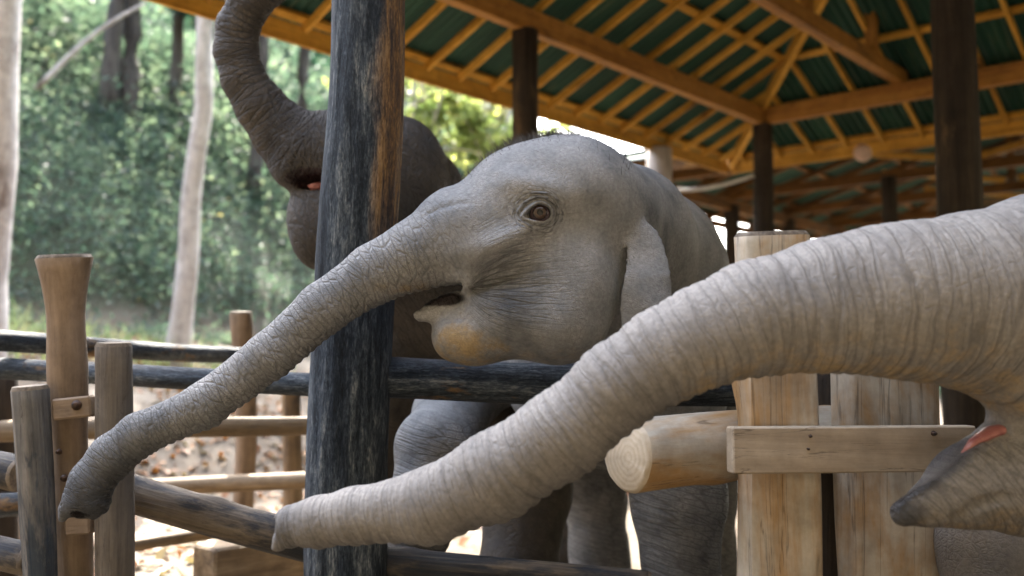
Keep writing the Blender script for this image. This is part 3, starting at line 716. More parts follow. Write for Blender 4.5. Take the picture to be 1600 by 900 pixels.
# ------------------------------------------------------------------ elephants: one continuous skin each, polygonised from smoothly joined volumes
def smin(a, b, k):
    h = np.clip(.5 + .5 * (b - a) / k, 0, 1); return b + (a - b) * h - k * h * (1 - h)
class Body:
    def __init__(s): s.ops = []; s.pts = []; s.box = []
    def ell(s, px, py, d, rx, ry, rz, roll=0, yaw=0, k=.05, mode='u', m=False):
        """ellipsoid at a pixel, rx and rz in photo pixels (metres when m), ry in metres; roll turns it in the picture plane"""
        c = np.array(at(px, py, d)); f_ = 1 if m else d / FPX
        r = np.array([rx * f_, ry, rz * f_]); cr, sr = math.cos(R(roll)), math.sin(R(roll)); cy, sy = math.cos(R(yaw)), math.sin(R(yaw))
        A = np.array([[cy, -sy, 0], [sy, cy, 0], [0, 0, 1.]]) @ np.array([[cr, 0, -sr], [0, 1, 0], [sr, 0, cr]])
        def fn(P):
            q = (P - c) @ A; k0 = np.sqrt(((q / r) ** 2).sum(1)); k1 = np.sqrt(((q / (r * r)) ** 2).sum(1)) + 1e-9
            return np.where(k0 < .05, -r.min(), k0 * (k0 - 1) / k1)
        rr = r.max(); s.ops.append((mode, fn, k)); s.box.append((c - rr, c + rr))
        if mode == 'u': s.pts += [c - rr, c + rr]
        return s
    def chain(s, pts, k=.03, first_k=.05, m=False, mode='u'):
        """tapering limb through (px, py, d, radius)"""
        P3 = [np.array(at(p[0], p[1], p[2])) for p in pts]; rs = [p[3] if m else p[3] * p[2] / FPX for p in pts]
        s.chain3(P3, rs, k, first_k, mode); return P3, rs
    def chain3(s, P3, rs, k=.03, first_k=.05, mode='u'):
        def fn(P):
            best = np.full(len(P), 9.0); big = len(P) > 3000
            for (a, b, ra, rb) in zip(P3[:-1], P3[1:], rs[:-1], rs[1:]):
                ab = b - a; mr = max(ra, rb) + .25
                m = ((P > np.minimum(a, b) - mr) & (P < np.maximum(a, b) + mr)).all(1) if big else slice(None)
                Pm = P[m]
                if len(Pm) == 0: continue
                h = np.clip(((Pm - a) @ ab) / (ab @ ab), 0, 1)
                dd = np.sqrt(((Pm - a - h[:, None] * ab) ** 2).sum(1)) - (ra + (rb - ra) * h)
                best[m] = smin(best[m], dd, k)
            return best
        s.ops.append((mode, fn, first_k)); s.box.append((np.min([p - r for p, r in zip(P3, rs)], 0), np.max([p + r for p, r in zip(P3, rs)], 0)))
        if mode == 'u':
            for p, r in zip(P3, rs): s.pts += [p - r, p + r]
    def sdf(s, P):
        P = np.asarray(P, float); d = np.full(len(P), 9.0)
        for i, (mode, fn, k) in enumerate(s.ops):
            if len(P) > 5000 and i < len(s.box):
                mg = .10 + k; m = ((P > s.box[i][0] - mg) & (P < s.box[i][1] + mg)).all(1)
                if not m.any(): continue
                e = fn(P[m]); d[m] = smin(d[m], e, k) if mode == 'u' else -smin(-d[m], e, k)
            else:
                e = fn(P); d = smin(d, e, k) if mode == 'u' else -smin(-d, e, k)
        return d
    def trace(s, px, py, d0, d1):
        """first surface point along the pixel's ray"""
        ds = np.linspace(d0, d1, 600); Q = np.array([at(px, py, q) for q in ds]); v = s.sdf(Q)
        i = int(np.argmax(v < 0)); return Vector(Q[i]) if v[i] < 0 else None
    def mesh(s, cell):
        pts = np.array(s.pts); lo = pts.min(0) - .06; hi = pts.max(0) + .06; B = 4
        lo[2] = max(lo[2], -0.02)
        nb = np.ceil((hi - lo) / (cell * B)).astype(int); ext = cell * B
        ax = [lo[i] + (np.arange(nb[i]) + .5) * ext - cell * .5 for i in range(3)]
        G = np.stack(np.meshgrid(*ax, indexing='ij'), -1).reshape(-1, 3)
        C = np.concatenate([s.sdf(g) for g in np.array_split(G, max(1, len(G) // 4000))])
        act = np.abs(C) < ext * 2.0
        D = np.repeat(np.repeat(np.repeat(C.reshape(nb).astype(np.float32), B, 0), B, 1), B, 2)
        bi = np.argwhere(act.reshape(nb)); offs = np.stack(np.meshgrid(*[np.arange(B)] * 3, indexing='ij'), -1).reshape(-1, 3)
        I = (bi[:, None, :] * B + offs[None]).reshape(-1, 3)
        for ch in np.array_split(I, max(1, len(I) // 60000)): D[ch[:, 0], ch[:, 1], ch[:, 2]] = s.sdf(lo + ch * cell)
        return surface_nets(D, lo, cell)
def surface_nets(D, lo, cell):
    nx, ny, nz = D.shape; S = D < 0
    c8 = [(i, j, k) for i in (0, 1) for j in (0, 1) for k in (0, 1)]
    cnt = np.zeros((nx - 1, ny - 1, nz - 1), np.int8)
    for i, j, k in c8: cnt += S[i:nx - 1 + i, j:ny - 1 + j, k:nz - 1 + k]
    cells = np.argwhere((cnt > 0) & (cnt < 8)); n = len(cells)
    idx = np.full(cnt.shape, -1, np.int32); idx[cells[:, 0], cells[:, 1], cells[:, 2]] = np.arange(n)
    val = {c: D[cells[:, 0] + c[0], cells[:, 1] + c[1], cells[:, 2] + c[2]] for c in c8}
    acc = np.zeros((n, 3)); num = np.zeros(n)
    for a in c8:
        for axi in range(3):
            if a[axi]: continue
            b = list(a); b[axi] = 1; b = tuple(b); va, vb = val[a], val[b]; m = (va < 0) != (vb < 0)
            t = np.where(m, va / np.where(va == vb, 1, va - vb), 0); p = np.tile(np.array(a, float), (n, 1)); p[:, axi] += t
            acc[m] += p[m]; num[m] += 1
    V = lo + (cells + acc / num[:, None]) * cell
    F = []
    for axi in range(3):
        o1, o2 = [q for q in range(3) if q != axi]
        sl0 = [slice(1, -1)] * 3; sl0[axi] = slice(0, -1); sl1 = [slice(1, -1)] * 3; sl1[axi] = slice(1, None)
        A, Bq = S[tuple(sl0)], S[tuple(sl1)]
        for flip in (False, True):
            e = np.argwhere((A & ~Bq) if not flip else (~A & Bq))
            base = e.copy(); base[:, o1] += 1; base[:, o2] += 1
            q = []
            for u, v in ((-1, -1), (0, -1), (0, 0), (-1, 0)):
                c = base.copy(); c[:, o1] += u; c[:, o2] += v; q.append(idx[c[:, 0], c[:, 1], c[:, 2]])
            q = np.stack(q, 1)
            if flip != (axi == 1): q = q[:, ::-1]
            F.append(q)
    F = np.concatenate(F); return V, F[(F >= 0).all(1)]
def normals(V, F):
    a, b, c, d = (V[F[:, i]] for i in range(4)); fn = np.cross(c - a, d - b); N = np.zeros_like(V)
    for i in range(4): np.add.at(N, F[:, i], fn)
    return N / (np.linalg.norm(N, axis=1)[:, None] + 1e-12)
def relax(V, F, it=2, lam=.5):
    E_ = np.concatenate([F[:, [i, (i + 1) % 4]] for i in range(4)]); deg = np.bincount(E_[:, 0], minlength=len(V))[:, None].astype(float)
    for _ in range(it):
        A = np.zeros_like(V); np.add.at(A, E_[:, 0], V[E_[:, 1]]); V = V + lam * (A / np.maximum(deg, 1) - V) * (deg > 0)
    return V
def vnoise(P, f, seed):
    g = np.random.default_rng(seed); out = np.zeros(len(P))
    for i in range(7):
        w = g.normal(size=3); w /= np.linalg.norm(w); out += np.sin((P @ w) * f * g.uniform(.7, 1.4) + g.uniform(0, 6.28))
    return out / 3.2
def trunk_coords(V, P3, rs, n=160):
    """arc length, girth coordinate and weight of each vertex along a trunk"""
    P3 = np.array(P3); L = np.concatenate([[0], np.cumsum(np.linalg.norm(np.diff(P3, axis=0), axis=1))])
    ts = np.linspace(0, L[-1], n); Q = np.stack([np.interp(ts, L, P3[:, i]) for i in range(3)], 1); rr = np.interp(ts, L, rs)
    for _ in range(6): Q[1:-1] = (Q[:-2] + Q[1:-1] * 2 + Q[2:]) / 4
    T = np.gradient(Q, axis=0); T /= np.linalg.norm(T, axis=1)[:, None]
    best = np.full(len(V), 9.); bi = np.zeros(len(V), int)
    for i in range(n):
        dd = ((V - Q[i]) ** 2).sum(1); m = dd < best; best[m] = dd[m]; bi[m] = i
    rel = V - Q[bi]; u = ts[bi] + (rel * T[bi]).sum(1)
    side = np.array([0, -1., 0]); X = side - T[bi] * (T[bi] @ side)[:, None]; X /= np.linalg.norm(X, axis=1)[:, None]
    Y = np.cross(T[bi], X); ang = np.arctan2((rel * Y).sum(1), (rel * X).sum(1))
    w = np.clip(1.9 - np.sqrt(best) / rr[bi] * 1.0, 0, 1)
    return u, ang, rr[bi], w, L[-1]

def skin(name, base, light, dark, bounce_tint, bump=.6, ring=(55, 9), trunk_amt=1.0, crackc=.5, ringc=.5, dirt=None, fine=1.0, minor=1.0, wav=1.0, crackb=1.0, lining=((.035, .018, .018), (.075, .033, .034))):
    k = NT(name); co = k.coord()
    tr = k.new('ShaderNodeSeparateXYZ', Vector=k.attr('trunk').outputs['Vector']).outputs
    ey = k.new('ShaderNodeSeparateXYZ', Vector=k.attr('eyew').outputs['Vector']).outputs
    mo = k.new('ShaderNodeSeparateXYZ', Vector=k.attr('mouthw').outputs['Vector']).outputs
    pig = k.new('ShaderNodeSeparateXYZ', Vector=k.attr('pigment_and_light').outputs['Vector']).outputs     # x mouth lining, y painted warm bounce, z stain, dark spots, painted underside shade
    n_big = k.noise(co, 3.2, 5, .6); n_mid = k.noise(co, 13, 5, .62); n_fine = k.noise(co, 90, 4, .65)
    warp = k.new('ShaderNodeVectorMath', dict(operation='MULTIPLY_ADD'), i0=k.new('ShaderNodeTexNoise', Vector=co, Scale=9.0, Detail=3.0).outputs[1], i1=(.035, .035, .035), i2=co).outputs[0]
    # body: network of fine cracks, two sizes
    v1 = k.sstep(k.voro(k.mapping(warp, (1, 1, 1.5)), 34 * fine), 0.0, .13)
    v2 = k.sstep(k.voro(k.mapping(warp, (1.3, 1, 1)), 92), 0.0, .22)
    crk = k.math('SUBTRACT', 1.0, k.math('MULTIPLY', v1, k.math('ADD', k.math('MULTIPLY', v2, .6), .4)))
    crk = k.math('MULTIPLY', crk, k.sstep(k.math('ADD', n_mid, k.math('MULTIPLY', n_big, .6)), .62, 1.05))
    # trunk: rings across, broken into scales
    def lines(u, v, su, sv, width, jitter, sd):
        uu = k.math('ADD', k.math('MULTIPLY', u, su), k.math('MULTIPLY', k.noise(co, 7.0, 3), jitter))
        vec = k.new('ShaderNodeCombineXYZ', X=uu, Y=k.math('MULTIPLY', v, sv), Z=sd).outputs[0]
        return k.math('SUBTRACT', 1.0, k.sstep(k.voro(vec, 1.0, rand=.9, dim='2D'), 0.0, width))
    t1 = lines(tr[0], tr[1], 1.0, ring[1], ring[0], wav, 0.0)
    t2 = lines(tr[0], tr[1], 2.1, ring[1] * 5.5, .2, wav, 3.0)
    t3 = lines(tr[0], tr[1], .35, ring[1] * 6.0, .05, 1.0, 5.0)
    tk = k.math('MAXIMUM', k.math('MULTIPLY', t1, .95), k.math('MAXIMUM', k.math('MULTIPLY', t2, .5 * minor), k.math('MULTIPLY', t3, .4 * minor)))
    tk = k.math('MULTIPLY', tk, trunk_amt)
    e1 = lines(ey[0], ey[1], 1.0, 1.0, .26, .4, 0.0)
    m1 = lines(mo[0], mo[1], 1.0, 1.0, .17, .8, 0.0); m2 = lines(mo[0], mo[1], 2.3, 3.4, .22, .9, 2.0)
    mm = k.math('MAXIMUM', m1, k.math('MULTIPLY', m2, .55))
    cr = k.math('MULTIPLY', crk, k.math('MULTIPLY', k.math('SUBTRACT', 1.0, k.math('MULTIPLY', tr[2], .85)), crackb))
    cr = k.math('ADD', cr, k.math('MULTIPLY', tk, tr[2]))
    cr = k.math('ADD', cr, k.math('MULTIPLY', e1, ey[2])); cr = k.math('ADD', cr, k.math('MULTIPLY', mm, mo[2]))
    cr = k.math('MINIMUM', cr, 1.25)
    cd = k.math('ADD', k.math('MULTIPLY', crk, crackc), k.math('MULTIPLY', k.math('MULTIPLY', tk, tr[2]), ringc))
    cd = k.math('ADD', cd, k.math('MULTIPLY', k.math('ADD', k.math('MULTIPLY', e1, ey[2]), k.math('MULTIPLY', mm, mo[2])), .85), clamp=True)
    col = k.ramp(k.math('ADD', k.math('MULTIPLY', n_big, .6), k.math('MULTIPLY', n_mid, .4)), [(.33, dark), (.5, base), (.68, light)])
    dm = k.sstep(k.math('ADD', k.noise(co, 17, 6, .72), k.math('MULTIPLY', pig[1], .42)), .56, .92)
    col = k.mix(k.math('MULTIPLY', k.math('MINIMUM', k.math('MULTIPLY', pig[1], 1.8), .92), dm), col, bounce_tint)  # warm bounce light painted over the base colour
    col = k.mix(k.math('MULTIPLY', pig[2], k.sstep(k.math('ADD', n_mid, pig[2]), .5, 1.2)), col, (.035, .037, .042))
    col = k.mix(.55, col, k.ramp(n_fine, [(.32, .62), (.66, 1.28)]), 'MULTIPLY')
    col = k.mix(cd, col, (.045, .041, .038))
    lin = k.ramp(n_mid, [(.35, lining[0]), (.65, lining[1])])
    col = k.mix(pig[0], col, lin)
    spk = k.noise(co, 260, 2, .6)
    h = k.math('ADD', k.math('MULTIPLY', cr, -1.0), k.math('ADD', k.math('MULTIPLY', n_fine, .35), k.math('MULTIPLY', spk, .22)))
    rough = k.math('SUBTRACT', .72, k.math('MULTIPLY', pig[0], .35))
    return k.done(col, rough, k.bump(h, bump, .0075), .32)

def put_attr(me, name, arr):
    a = me.attributes.new(name, 'FLOAT_VECTOR', 'POINT'); a.data.foreach_set('vector', np.asarray(arr, np.float32).ravel())
def gauss(P, c, r): return np.exp(-(((P - np.array(c)) / np.array(r)) ** 2).sum(1))
def elephant(body, cell, mat, label, trunk, disp, eye=None, mouth=None, pigment_and_light=None, base=None):
    V, F = body.mesh(cell); V = relax(V, F, 2, .45); N = normals(V, F)
    u, ang, rr, w, LT = trunk_coords(V, *trunk)
    u0, u1 = disp['fade']
    w = w * np.clip((u - u0) / (u1 - u0), 0, 1)
    # folds of the trunk as real relief
    ph = u + .012 * vnoise(V, 9, 3) + .006 * vnoise(V, 26, 4)
    pa, pb_ = disp['period']; kk = (pb_ - pa) / LT
    def phase(x): return np.log(np.maximum(pa + kk * x, .004) / pa) / kk
    phi = phase(u); s_ = np.abs(np.sin(phase(ph) * np.pi)); fold = -(1 - s_) ** 3
    lowr = np.clip(np.cos(ang - disp['under']), 0, 1) ** 3
    lump = lowr * (np.abs(np.sin(u / disp['lump'] * np.pi)) - .5)
    big = vnoise(V, 11, 8) * .004 + vnoise(V, 34, 9) * .0012
    V = V + N * (w * (disp['amp'] * fold * (.45 + .55 * (vnoise(V, 6, 5) * .5 + .5)) + disp['lamp'] * lump) + big)[:, None]
    loc = np.array(base); me = bpy.data.meshes.new('elephant')
    Vl = V - loc; me.vertices.add(len(V)); me.vertices.foreach_set('co', Vl.ravel())
    me.loops.add(F.size); me.loops.foreach_set('vertex_index', F.astype(np.int32).ravel())
    me.polygons.add(len(F)); me.polygons.foreach_set('loop_start', (np.arange(len(F)) * 4).astype(np.int32)); me.polygons.foreach_set('loop_total', np.full(len(F), 4, np.int32))
    me.polygons.foreach_set('use_smooth', np.ones(len(F), bool))
    put_attr(me, 'trunk', np.stack([phi, ang * rr, w], 1))
    z3 = np.zeros((len(V), 3)); put_attr(me, 'eyew', eye(V) if eye else z3); put_attr(me, 'mouthw', mouth(V) if mouth else z3)
    put_attr(me, 'pigment_and_light', pigment_and_light(V, N, u, ang, w) if pigment_and_light else z3)
    me.materials.append(mat); me.update(calc_edges=True)
    o = bpy.data.objects.new('elephant', me); COL.objects.link(o); o.location = loc
    tag(o, label, 'elephant'); return o
def leg(b, pts, foot_px, d, r, k=.08):
    """leg from picture points down to a flat foot on the ground"""
    P3 = [np.array(at(*p[:3])) for p in pts]; rs = [p[3] for p in pts]; g_ = np.array(ground_at(foot_px, d, r * .55))
    P3 += [P3[-1] * .35 + g_ * .65, g_]; rs += [r * .95, r * 1.1]
    b.chain3(P3, rs, .06, k)

def groove(b, line, d0, d1, r, k=.012, sink=0.0):
    P3 = [b.trace(px, py, d0, d1) for px, py in line]; P3 = [np.array(p) + np.array([0, sink, 0]) for p in P3 if p is not None]
    n = len(P3); b.chain3(P3, [r * (1 - .75 * abs(2 * i / (n - 1) - .7)) if n > 2 else r for i in range(n)], .006, k, 's')
# ---- the grey calf in the middle
b1 = Body()
b1.ell(885, 314, 3.17, 113, .225, 104)
b1.ell(815, 322, 3.14, 92, .19, 92, k=.06)
b1.ell(876, 442, 3.13, 91, .205, 118, k=.06)
b1.ell(868, 506, 3.09, 72, .165, 62, k=.05)
b1.ell(745, 400, 3.08, 72, .135, 46, roll=12, k=.05)
T1, R1 = b1.chain([(800, 350, 3.12, 86), (722, 366, 3.09, 74), (655, 398, 3.07, 56), (583, 430, 3.05, 47), (505, 482, 3.02, 41), (423, 556, 3.0, 36.5), (319, 633, 2.97, 37), (218, 678, 2.95, 33.5), (175, 712, 2.94, 32.5), (142, 752, 2.93, 31), (133, 780, 2.93, 32)], .02, .05)
b1.chain([(118, 772, 2.93, 17), (103, 796, 2.925, 11), (97, 811, 2.92, 6)], .01, .012)   # finger of the trunk tip
b1.ell(150, 784, 2.93, 17, .05, 20, k=.015)
b1.ell(738, 526, 3.07, 63, .115, 46, roll=-4, k=.035)                       # chin
b1.ell(703, 522, 3.065, 27, .085, 36, k=.03)
b1.ell(808, 512, 3.08, 60, .125, 46, k=.05)
b1.ell(795, 484, 3.08, 80, .150, 58, roll=-8, k=.05)                        # cheek joining chin and mouth
b1.chain([(770, 494, 3.07, 30), (700, 484, 3.06, 19), (658, 491, 3.06, 15)], .02, .022)
b1.ell(730, 438, 3.005, 24, .045, 21, roll=-20, k=.035)                                # lip bulge at the mouth corner
b1.chain3([np.array(at(935, 348, 3.28)), np.array(at(968, 372, 3.55)), np.array(at(1000, 440, 3.95))], [.215, .25, .33], .05, .07)
b1.ell(957, 520, 3.98, 185, .42, 212, k=.1)
b1.ell(1004, 424, 3.92, 124, .36, 128, k=.06)
b1.ell(1000, 500, 5.0, .40, .62, .46, k=.2, m=True)
leg(b1, [(1050, 600, 3.85, .20), (1060, 780, 3.84, .172)], 1064, 3.84, .15)
b1.chain3([np.array(at(*q)) for q in ((870, 540, 4.3), (765, 575, 4.42), (703, 648, 4.12), (676, 698, 3.76), (662, 770, 3.70), (653, 832, 3.68))], [.22, .17, .142, .132, .114, .120], .05, .1)   # lifted foreleg resting on the low rail
leg(b1, [(900, 640, 5.3, .24), (930, 780, 5.3, .16)], 935, 5.3, .15)
leg(b1, [(1090, 640, 5.3, .24), (1100, 780, 5.3, .16)], 1100, 5.3, .15)
def flap(b, outline, d, thick, bend, k=.015, fold=None):
    """thin sheet with a given outline in the picture plane; bend(x, z) moves it in depth"""
    O = np.array([[at(px, py, d).x, at(px, py, d).z] for px, py in outline]); O2 = np.roll(O, -1, 0); y0 = at(outline[0][0], outline[0][1], d).y; cen = O.mean(0)
    def fn(P):
        Q = P[:, [0, 2]]; dist = np.full(len(P), 9.); ins = np.zeros(len(P), bool)
        for p, q in zip(O, O2):
            e = q - p; h = np.clip(((Q - p) @ e) / (e @ e), 0, 1); dist = np.minimum(dist, np.sqrt(((Q - p - h[:, None] * e) ** 2).sum(1)))
            c = (p[1] > Q[:, 1]) != (q[1] > Q[:, 1]); xi = p[0] + (Q[:, 1] - p[1]) / (e[1] if abs(e[1]) > 1e-9 else 1e-9) * e[0]; ins ^= c & (Q[:, 0] < xi)
        sd = np.where(ins, -dist, dist); dy = np.abs(P[:, 1] - (y0 + bend(Q[:, 0] - cen[0], Q[:, 1] - cen[1]))) * .85
        tk = thick * np.clip(.45 - sd / .05, .45, 1)
        return -smin(-sd, -(dy - tk), .01)
    b.ops.append(('u', fn, k)); lo_ = np.array([O[:, 0].min(), y0 - .12, O[:, 1].min()]); hi_ = np.array([O[:, 0].max(), y0 + .12, O[:, 1].max()])
    b.box.append((lo_, hi_)); b.pts += [lo_, hi_]
EAR = [(984, 350), (1000, 338), (1018, 340), (1032, 352), (1042, 372), (1050, 410), (1053, 452), (1048, 500), (1030, 536), (1004, 556), (980, 546), (967, 522), (965, 480), (970, 446), (977, 412), (980, 380)]
flap(b1, EAR, 3.02, .0075, lambda x, z: .06 * x + .8 * x * x + .007 * np.sin(z * 24 + x * 26) - .05 * np.clip(-z, 0, .2) + .42 * np.clip(z - .01, 0, .2), .018)
b1.ell(686, 464, 3.05, 44, .24, 9, roll=23, k=.014, mode='s')              # mouth opening
b1.ell(696, 471, 3.09, 44, .06, 13, roll=22, k=.008)                       # dark inside of the mouth
groove(b1, [(728, 459), (744, 455), (758, 446), (775, 437), (795, 430), (820, 424), (850, 420)], 2.6, 3.3, .013)      # fold from the mouth corner
groove(b1, [(700, 497), (716, 492), (730, 496), (742, 505)], 2.6, 3.3, .009)                                             # below the lip
groove(b1, [(758, 436), (768, 418), (784, 402), (806, 390)], 2.6, 3.3, .009)
groove(b1, [(740, 425), (748, 404), (762, 384), (782, 368)], 2.6, 3.3, .007)
groove(b1, [(775, 452), (800, 446), (835, 444), (868, 446)], 2.6, 3.3, .007)
groove(b1, [(770, 468), (800, 470), (835, 478)], 2.6, 3.3, .006)
groove(b1, [(742, 478), (756, 490), (766, 506)], 2.6, 3.3, .007)
groove(b1, [(660, 340), (700, 322), (735, 318)], 2.6, 3.3, .006)
b1.ell(127, 806, 2.905, 15, .03, 17, k=.006, mode='s')                      # nostrils
b1.ell(935, 352, 2.93, 44, .045, 36, k=.05, mode='s')                       # temple hollow
b1.ell(838, 296, 2.985, 52, .05, 14, roll=-14, k=.05)                      # brow
b1.ell(800, 372, 2.965, 62, .045, 14, roll=24, k=.05)                      # cheek bone below the eye
b1.ell(880, 395, 2.915, 44, .03, 60, k=.05, mode='s')
eye1 = b1.trace(843, 333, 2.6, 3.4)
eye_c = np.array(eye1)
b1.ops.append(('s', (lambda P, c=eye_c + np.array([0, .004, 0]): np.sqrt((((P - c) / np.array([1.35, 1.1, 1.0])) ** 2).sum(1)) - .027), .012))
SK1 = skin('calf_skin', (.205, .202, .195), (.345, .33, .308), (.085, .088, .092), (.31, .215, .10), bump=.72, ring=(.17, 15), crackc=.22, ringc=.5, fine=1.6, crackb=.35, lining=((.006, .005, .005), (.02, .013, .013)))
def eye1w(V):
    q = V - eye_c; x, z = q[:, 0], q[:, 2]
    r = np.sqrt((x / 1.25) ** 2 + (z * 1.05) ** 2); a = np.arctan2(z, -x + 1e-9)
    w = np.clip((r - .03) / .012, 0, 1) * np.clip((.095 - r) / .05, 0, 1) * .6 * (V[:, 1] < 3.15) * np.where(x > .03, .55, 1.0)
    return np.stack([r * 62, a * 1.6 * (r / .05), w], 1)
mc = np.array(at(735, 452, 3.0))
def mouth1(V):
    q = V - mc; x, z = q[:, 0], q[:, 2]; r = np.sqrt(x * x + z * z) + 1e-6; a = np.arctan2(z, x)
    w = np.clip((.40 - r) / .22, 0, 1) * np.clip((x + .14) / .08, 0, 1) * (V[:, 1] < 3.18) * np.clip(1.15 - np.abs(a) / 1.5, 0, 1)
    lw = np.clip((1.02 - V[:, 2]) / .1, 0, 1) * (V[:, 1] > 3.42)
    M1 = np.stack([a * (3.6 + 6 * r / .3) + z * 16, r * 5.5, w * (.35 + .65 * np.clip((.26 - r) / .2, 0, 1))], 1)
    M2 = np.stack([V[:, 2] * 46 + V[:, 0] * 12, (V[:, 0] + V[:, 1]) * 7, .55 * lw], 1)
    return np.where((lw > 0)[:, None], M2, M1)
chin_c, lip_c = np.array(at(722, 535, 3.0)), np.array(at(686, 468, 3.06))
def pig1(V, N, u, ang, w):
    inn = np.clip((gauss(V, lip_c, (.088, .3, .024)) - .30) / .2, 0, 1)
    och = gauss(V, chin_c, (.11, .3, .075)) * .8 + .5 * gauss(V, np.array(at(640, 452, 3.0)), (.16, .2, .03)) + .35 * np.clip(-N[:, 2], 0, 1) * gauss(V, np.array(at(850, 550, 3)), (.3, .3, .1))  # ochre paints warm ground bounce on chin, trunk base and jaw underside
    nost = gauss(V, np.array(at(126, 804, 2.91)), (.03, .05, .03)) > .45
    drk = (.8 * np.clip((u - (u.max() * .80)) / .2, 0, 1) + .5 * np.clip(np.cos(ang + 1.57) - .25, 0, 1) * np.clip((u - .4) / .3, 0, 1)) * w + .5 * gauss(V, np.array(at(800, 470, 2.95)), (.12, .2, .06))  # dark tip and cheek spot; trunk underside shade painted into the colour
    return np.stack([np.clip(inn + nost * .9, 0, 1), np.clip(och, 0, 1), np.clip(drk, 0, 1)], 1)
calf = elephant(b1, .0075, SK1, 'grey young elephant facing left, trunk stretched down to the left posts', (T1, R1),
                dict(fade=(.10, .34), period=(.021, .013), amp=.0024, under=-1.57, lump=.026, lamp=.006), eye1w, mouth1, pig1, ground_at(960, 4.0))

# eyeball, lids
def uv_sphere(c, r, nu=28, nv=18):
    V = [(c[0] + r * math.sin(math.pi * i / nv) * math.cos(2 * math.pi * j / nu), c[1] - r * math.cos(math.pi * i / nv), c[2] + r * math.sin(math.pi * i / nv) * math.sin(2 * math.pi * j / nu)) for i in range(nv + 1) for j in range(nu)]
    F = [(i * nu + j, (i + 1) * nu + j, (i + 1) * nu + (j + 1) % nu, i * nu + (j + 1) % nu) for i in range(nv) for j in range(nu)]
    return V, F
def eye_mat():
    k = NT('elephant_eye'); co = k.coord(); s_ = k.new('ShaderNodeSeparateXYZ', Vector=co).outputs
    r = k.math('SQRT', k.math('ADD', k.math('MULTIPLY', s_[0], s_[0]), k.math('MULTIPLY', s_[2], s_[2])))
    col = k.ramp(k.math('MULTIPLY', r, 30.0), [(0, (.002, .002, .002)), (.26, (.003, .002, .002)), (.30, (.065, .038, .022)), (.52, (.045, .027, .017)), (.60, (.004, .003, .003)), (.66, (.055, .036, .038)), (1, (.10, .07, .07))])
    return k.done(col, .09, None, .38)
M['eye'] = eye_mat()
def make_eye(par, px, py, surf, body_, skinm, s=1.0, d0=2.5, d1=3.6, lid=True):
    c = np.array(surf); er = .0275 * s
    V, F = uv_sphere((0, 0, 0), er); mesh_obj('eyeball', V, F, M['eye'], par, True, Vector(c) + Vector((.001, .012 * s, 0)))
    if not lid: return
    NA, NR = 72, 26; VV = []; FF = []
    for i in range(NR):
        t = i / (NR - 1)
        for j in range(NA):
            a = 2 * math.pi * j / NA; ca, sa = math.cos(a), math.sin(a)
            # almond opening, pulled out to the inner corner on the left
            rx = .027 if ca > 0 else .027 + .012 * abs(ca) ** 2; rz = .0205 if sa > 0 else .0185
            ix, iz = rx * ca, rz * sa * (1 - .45 * max(0, -ca) ** 3); ox, oz = .074 * ca - .004, .060 * sa
            x, z = (ix + (ox - ix) * t) * s, (iz + (oz - iz) * t - .010 * max(0, -ca) ** 2 * (1 - t)) * s
            ppx, ppy = px + x / c[1] * FPX, py - z / c[1] * FPX
            VV.append((x, z, t, a, ppx, ppy))
    out = []
    ys = np.linspace(c[1] - .07, c[1] + .13, 90)
    body_noeye = [op for op in body_.ops[:-1]]; keep = body_.ops; body_.ops = body_noeye
    W_ = np.array([(c[0] + v[0], 0, c[2] + v[1]) for v in VV]); best = np.full(len(VV), c[1] + .05)
    done = np.zeros(len(VV), bool)
    for y in ys:
        Q = W_.copy(); Q[:, 1] = y; dd = body_.sdf(Q); m = (dd < 0) & ~done; best[m] = y; done |= m
    body_.ops = keep
    for v, y in zip(VV, best):
        x, z, t, a = v[:4]; sa = math.sin(a)
        up_ = .5 + .5 * sa
        # rim roll, lid bulge, crease, outer fold
        prof = .010 * math.exp(-((t - .13) / .15) ** 2) - .006 * math.exp(-((t - .34) / .035) ** 2) + .005 * math.exp(-((t - .5) / .1) ** 2) - .005 * math.exp(-((t - .64) / .03) ** 2) + .0025 * math.exp(-((t - .78) / .08) ** 2)
        prof *= (.75 + .5 * up_)
        inn = -.010 * max(0, 1 - t / .07)
        out.append((x, y - c[1] - (prof + inn) * s + .0045 * max(0, (t - .86) / .14) ** 2, z))
    for i in range(NR - 1):
        for j in range(NA): FF.append((i * NA + j, i * NA + (j + 1) % NA, (i + 1) * NA + (j + 1) % NA, (i + 1) * NA + j))
    lo_ = mesh_obj('eyelid', out, FF, skinm, par, True, Vector(c))
    put_attr(lo_.data, 'eyew', [(v[2] * 4.2, v[3] * 1.6, .6 * min(1, max(0, (v[2] - .18) / .1)) * min(1, (1 - v[2]) / .2)) for v in VV])
make_eye(calf, 843, 333, eye1, b1, SK1, 1.12)

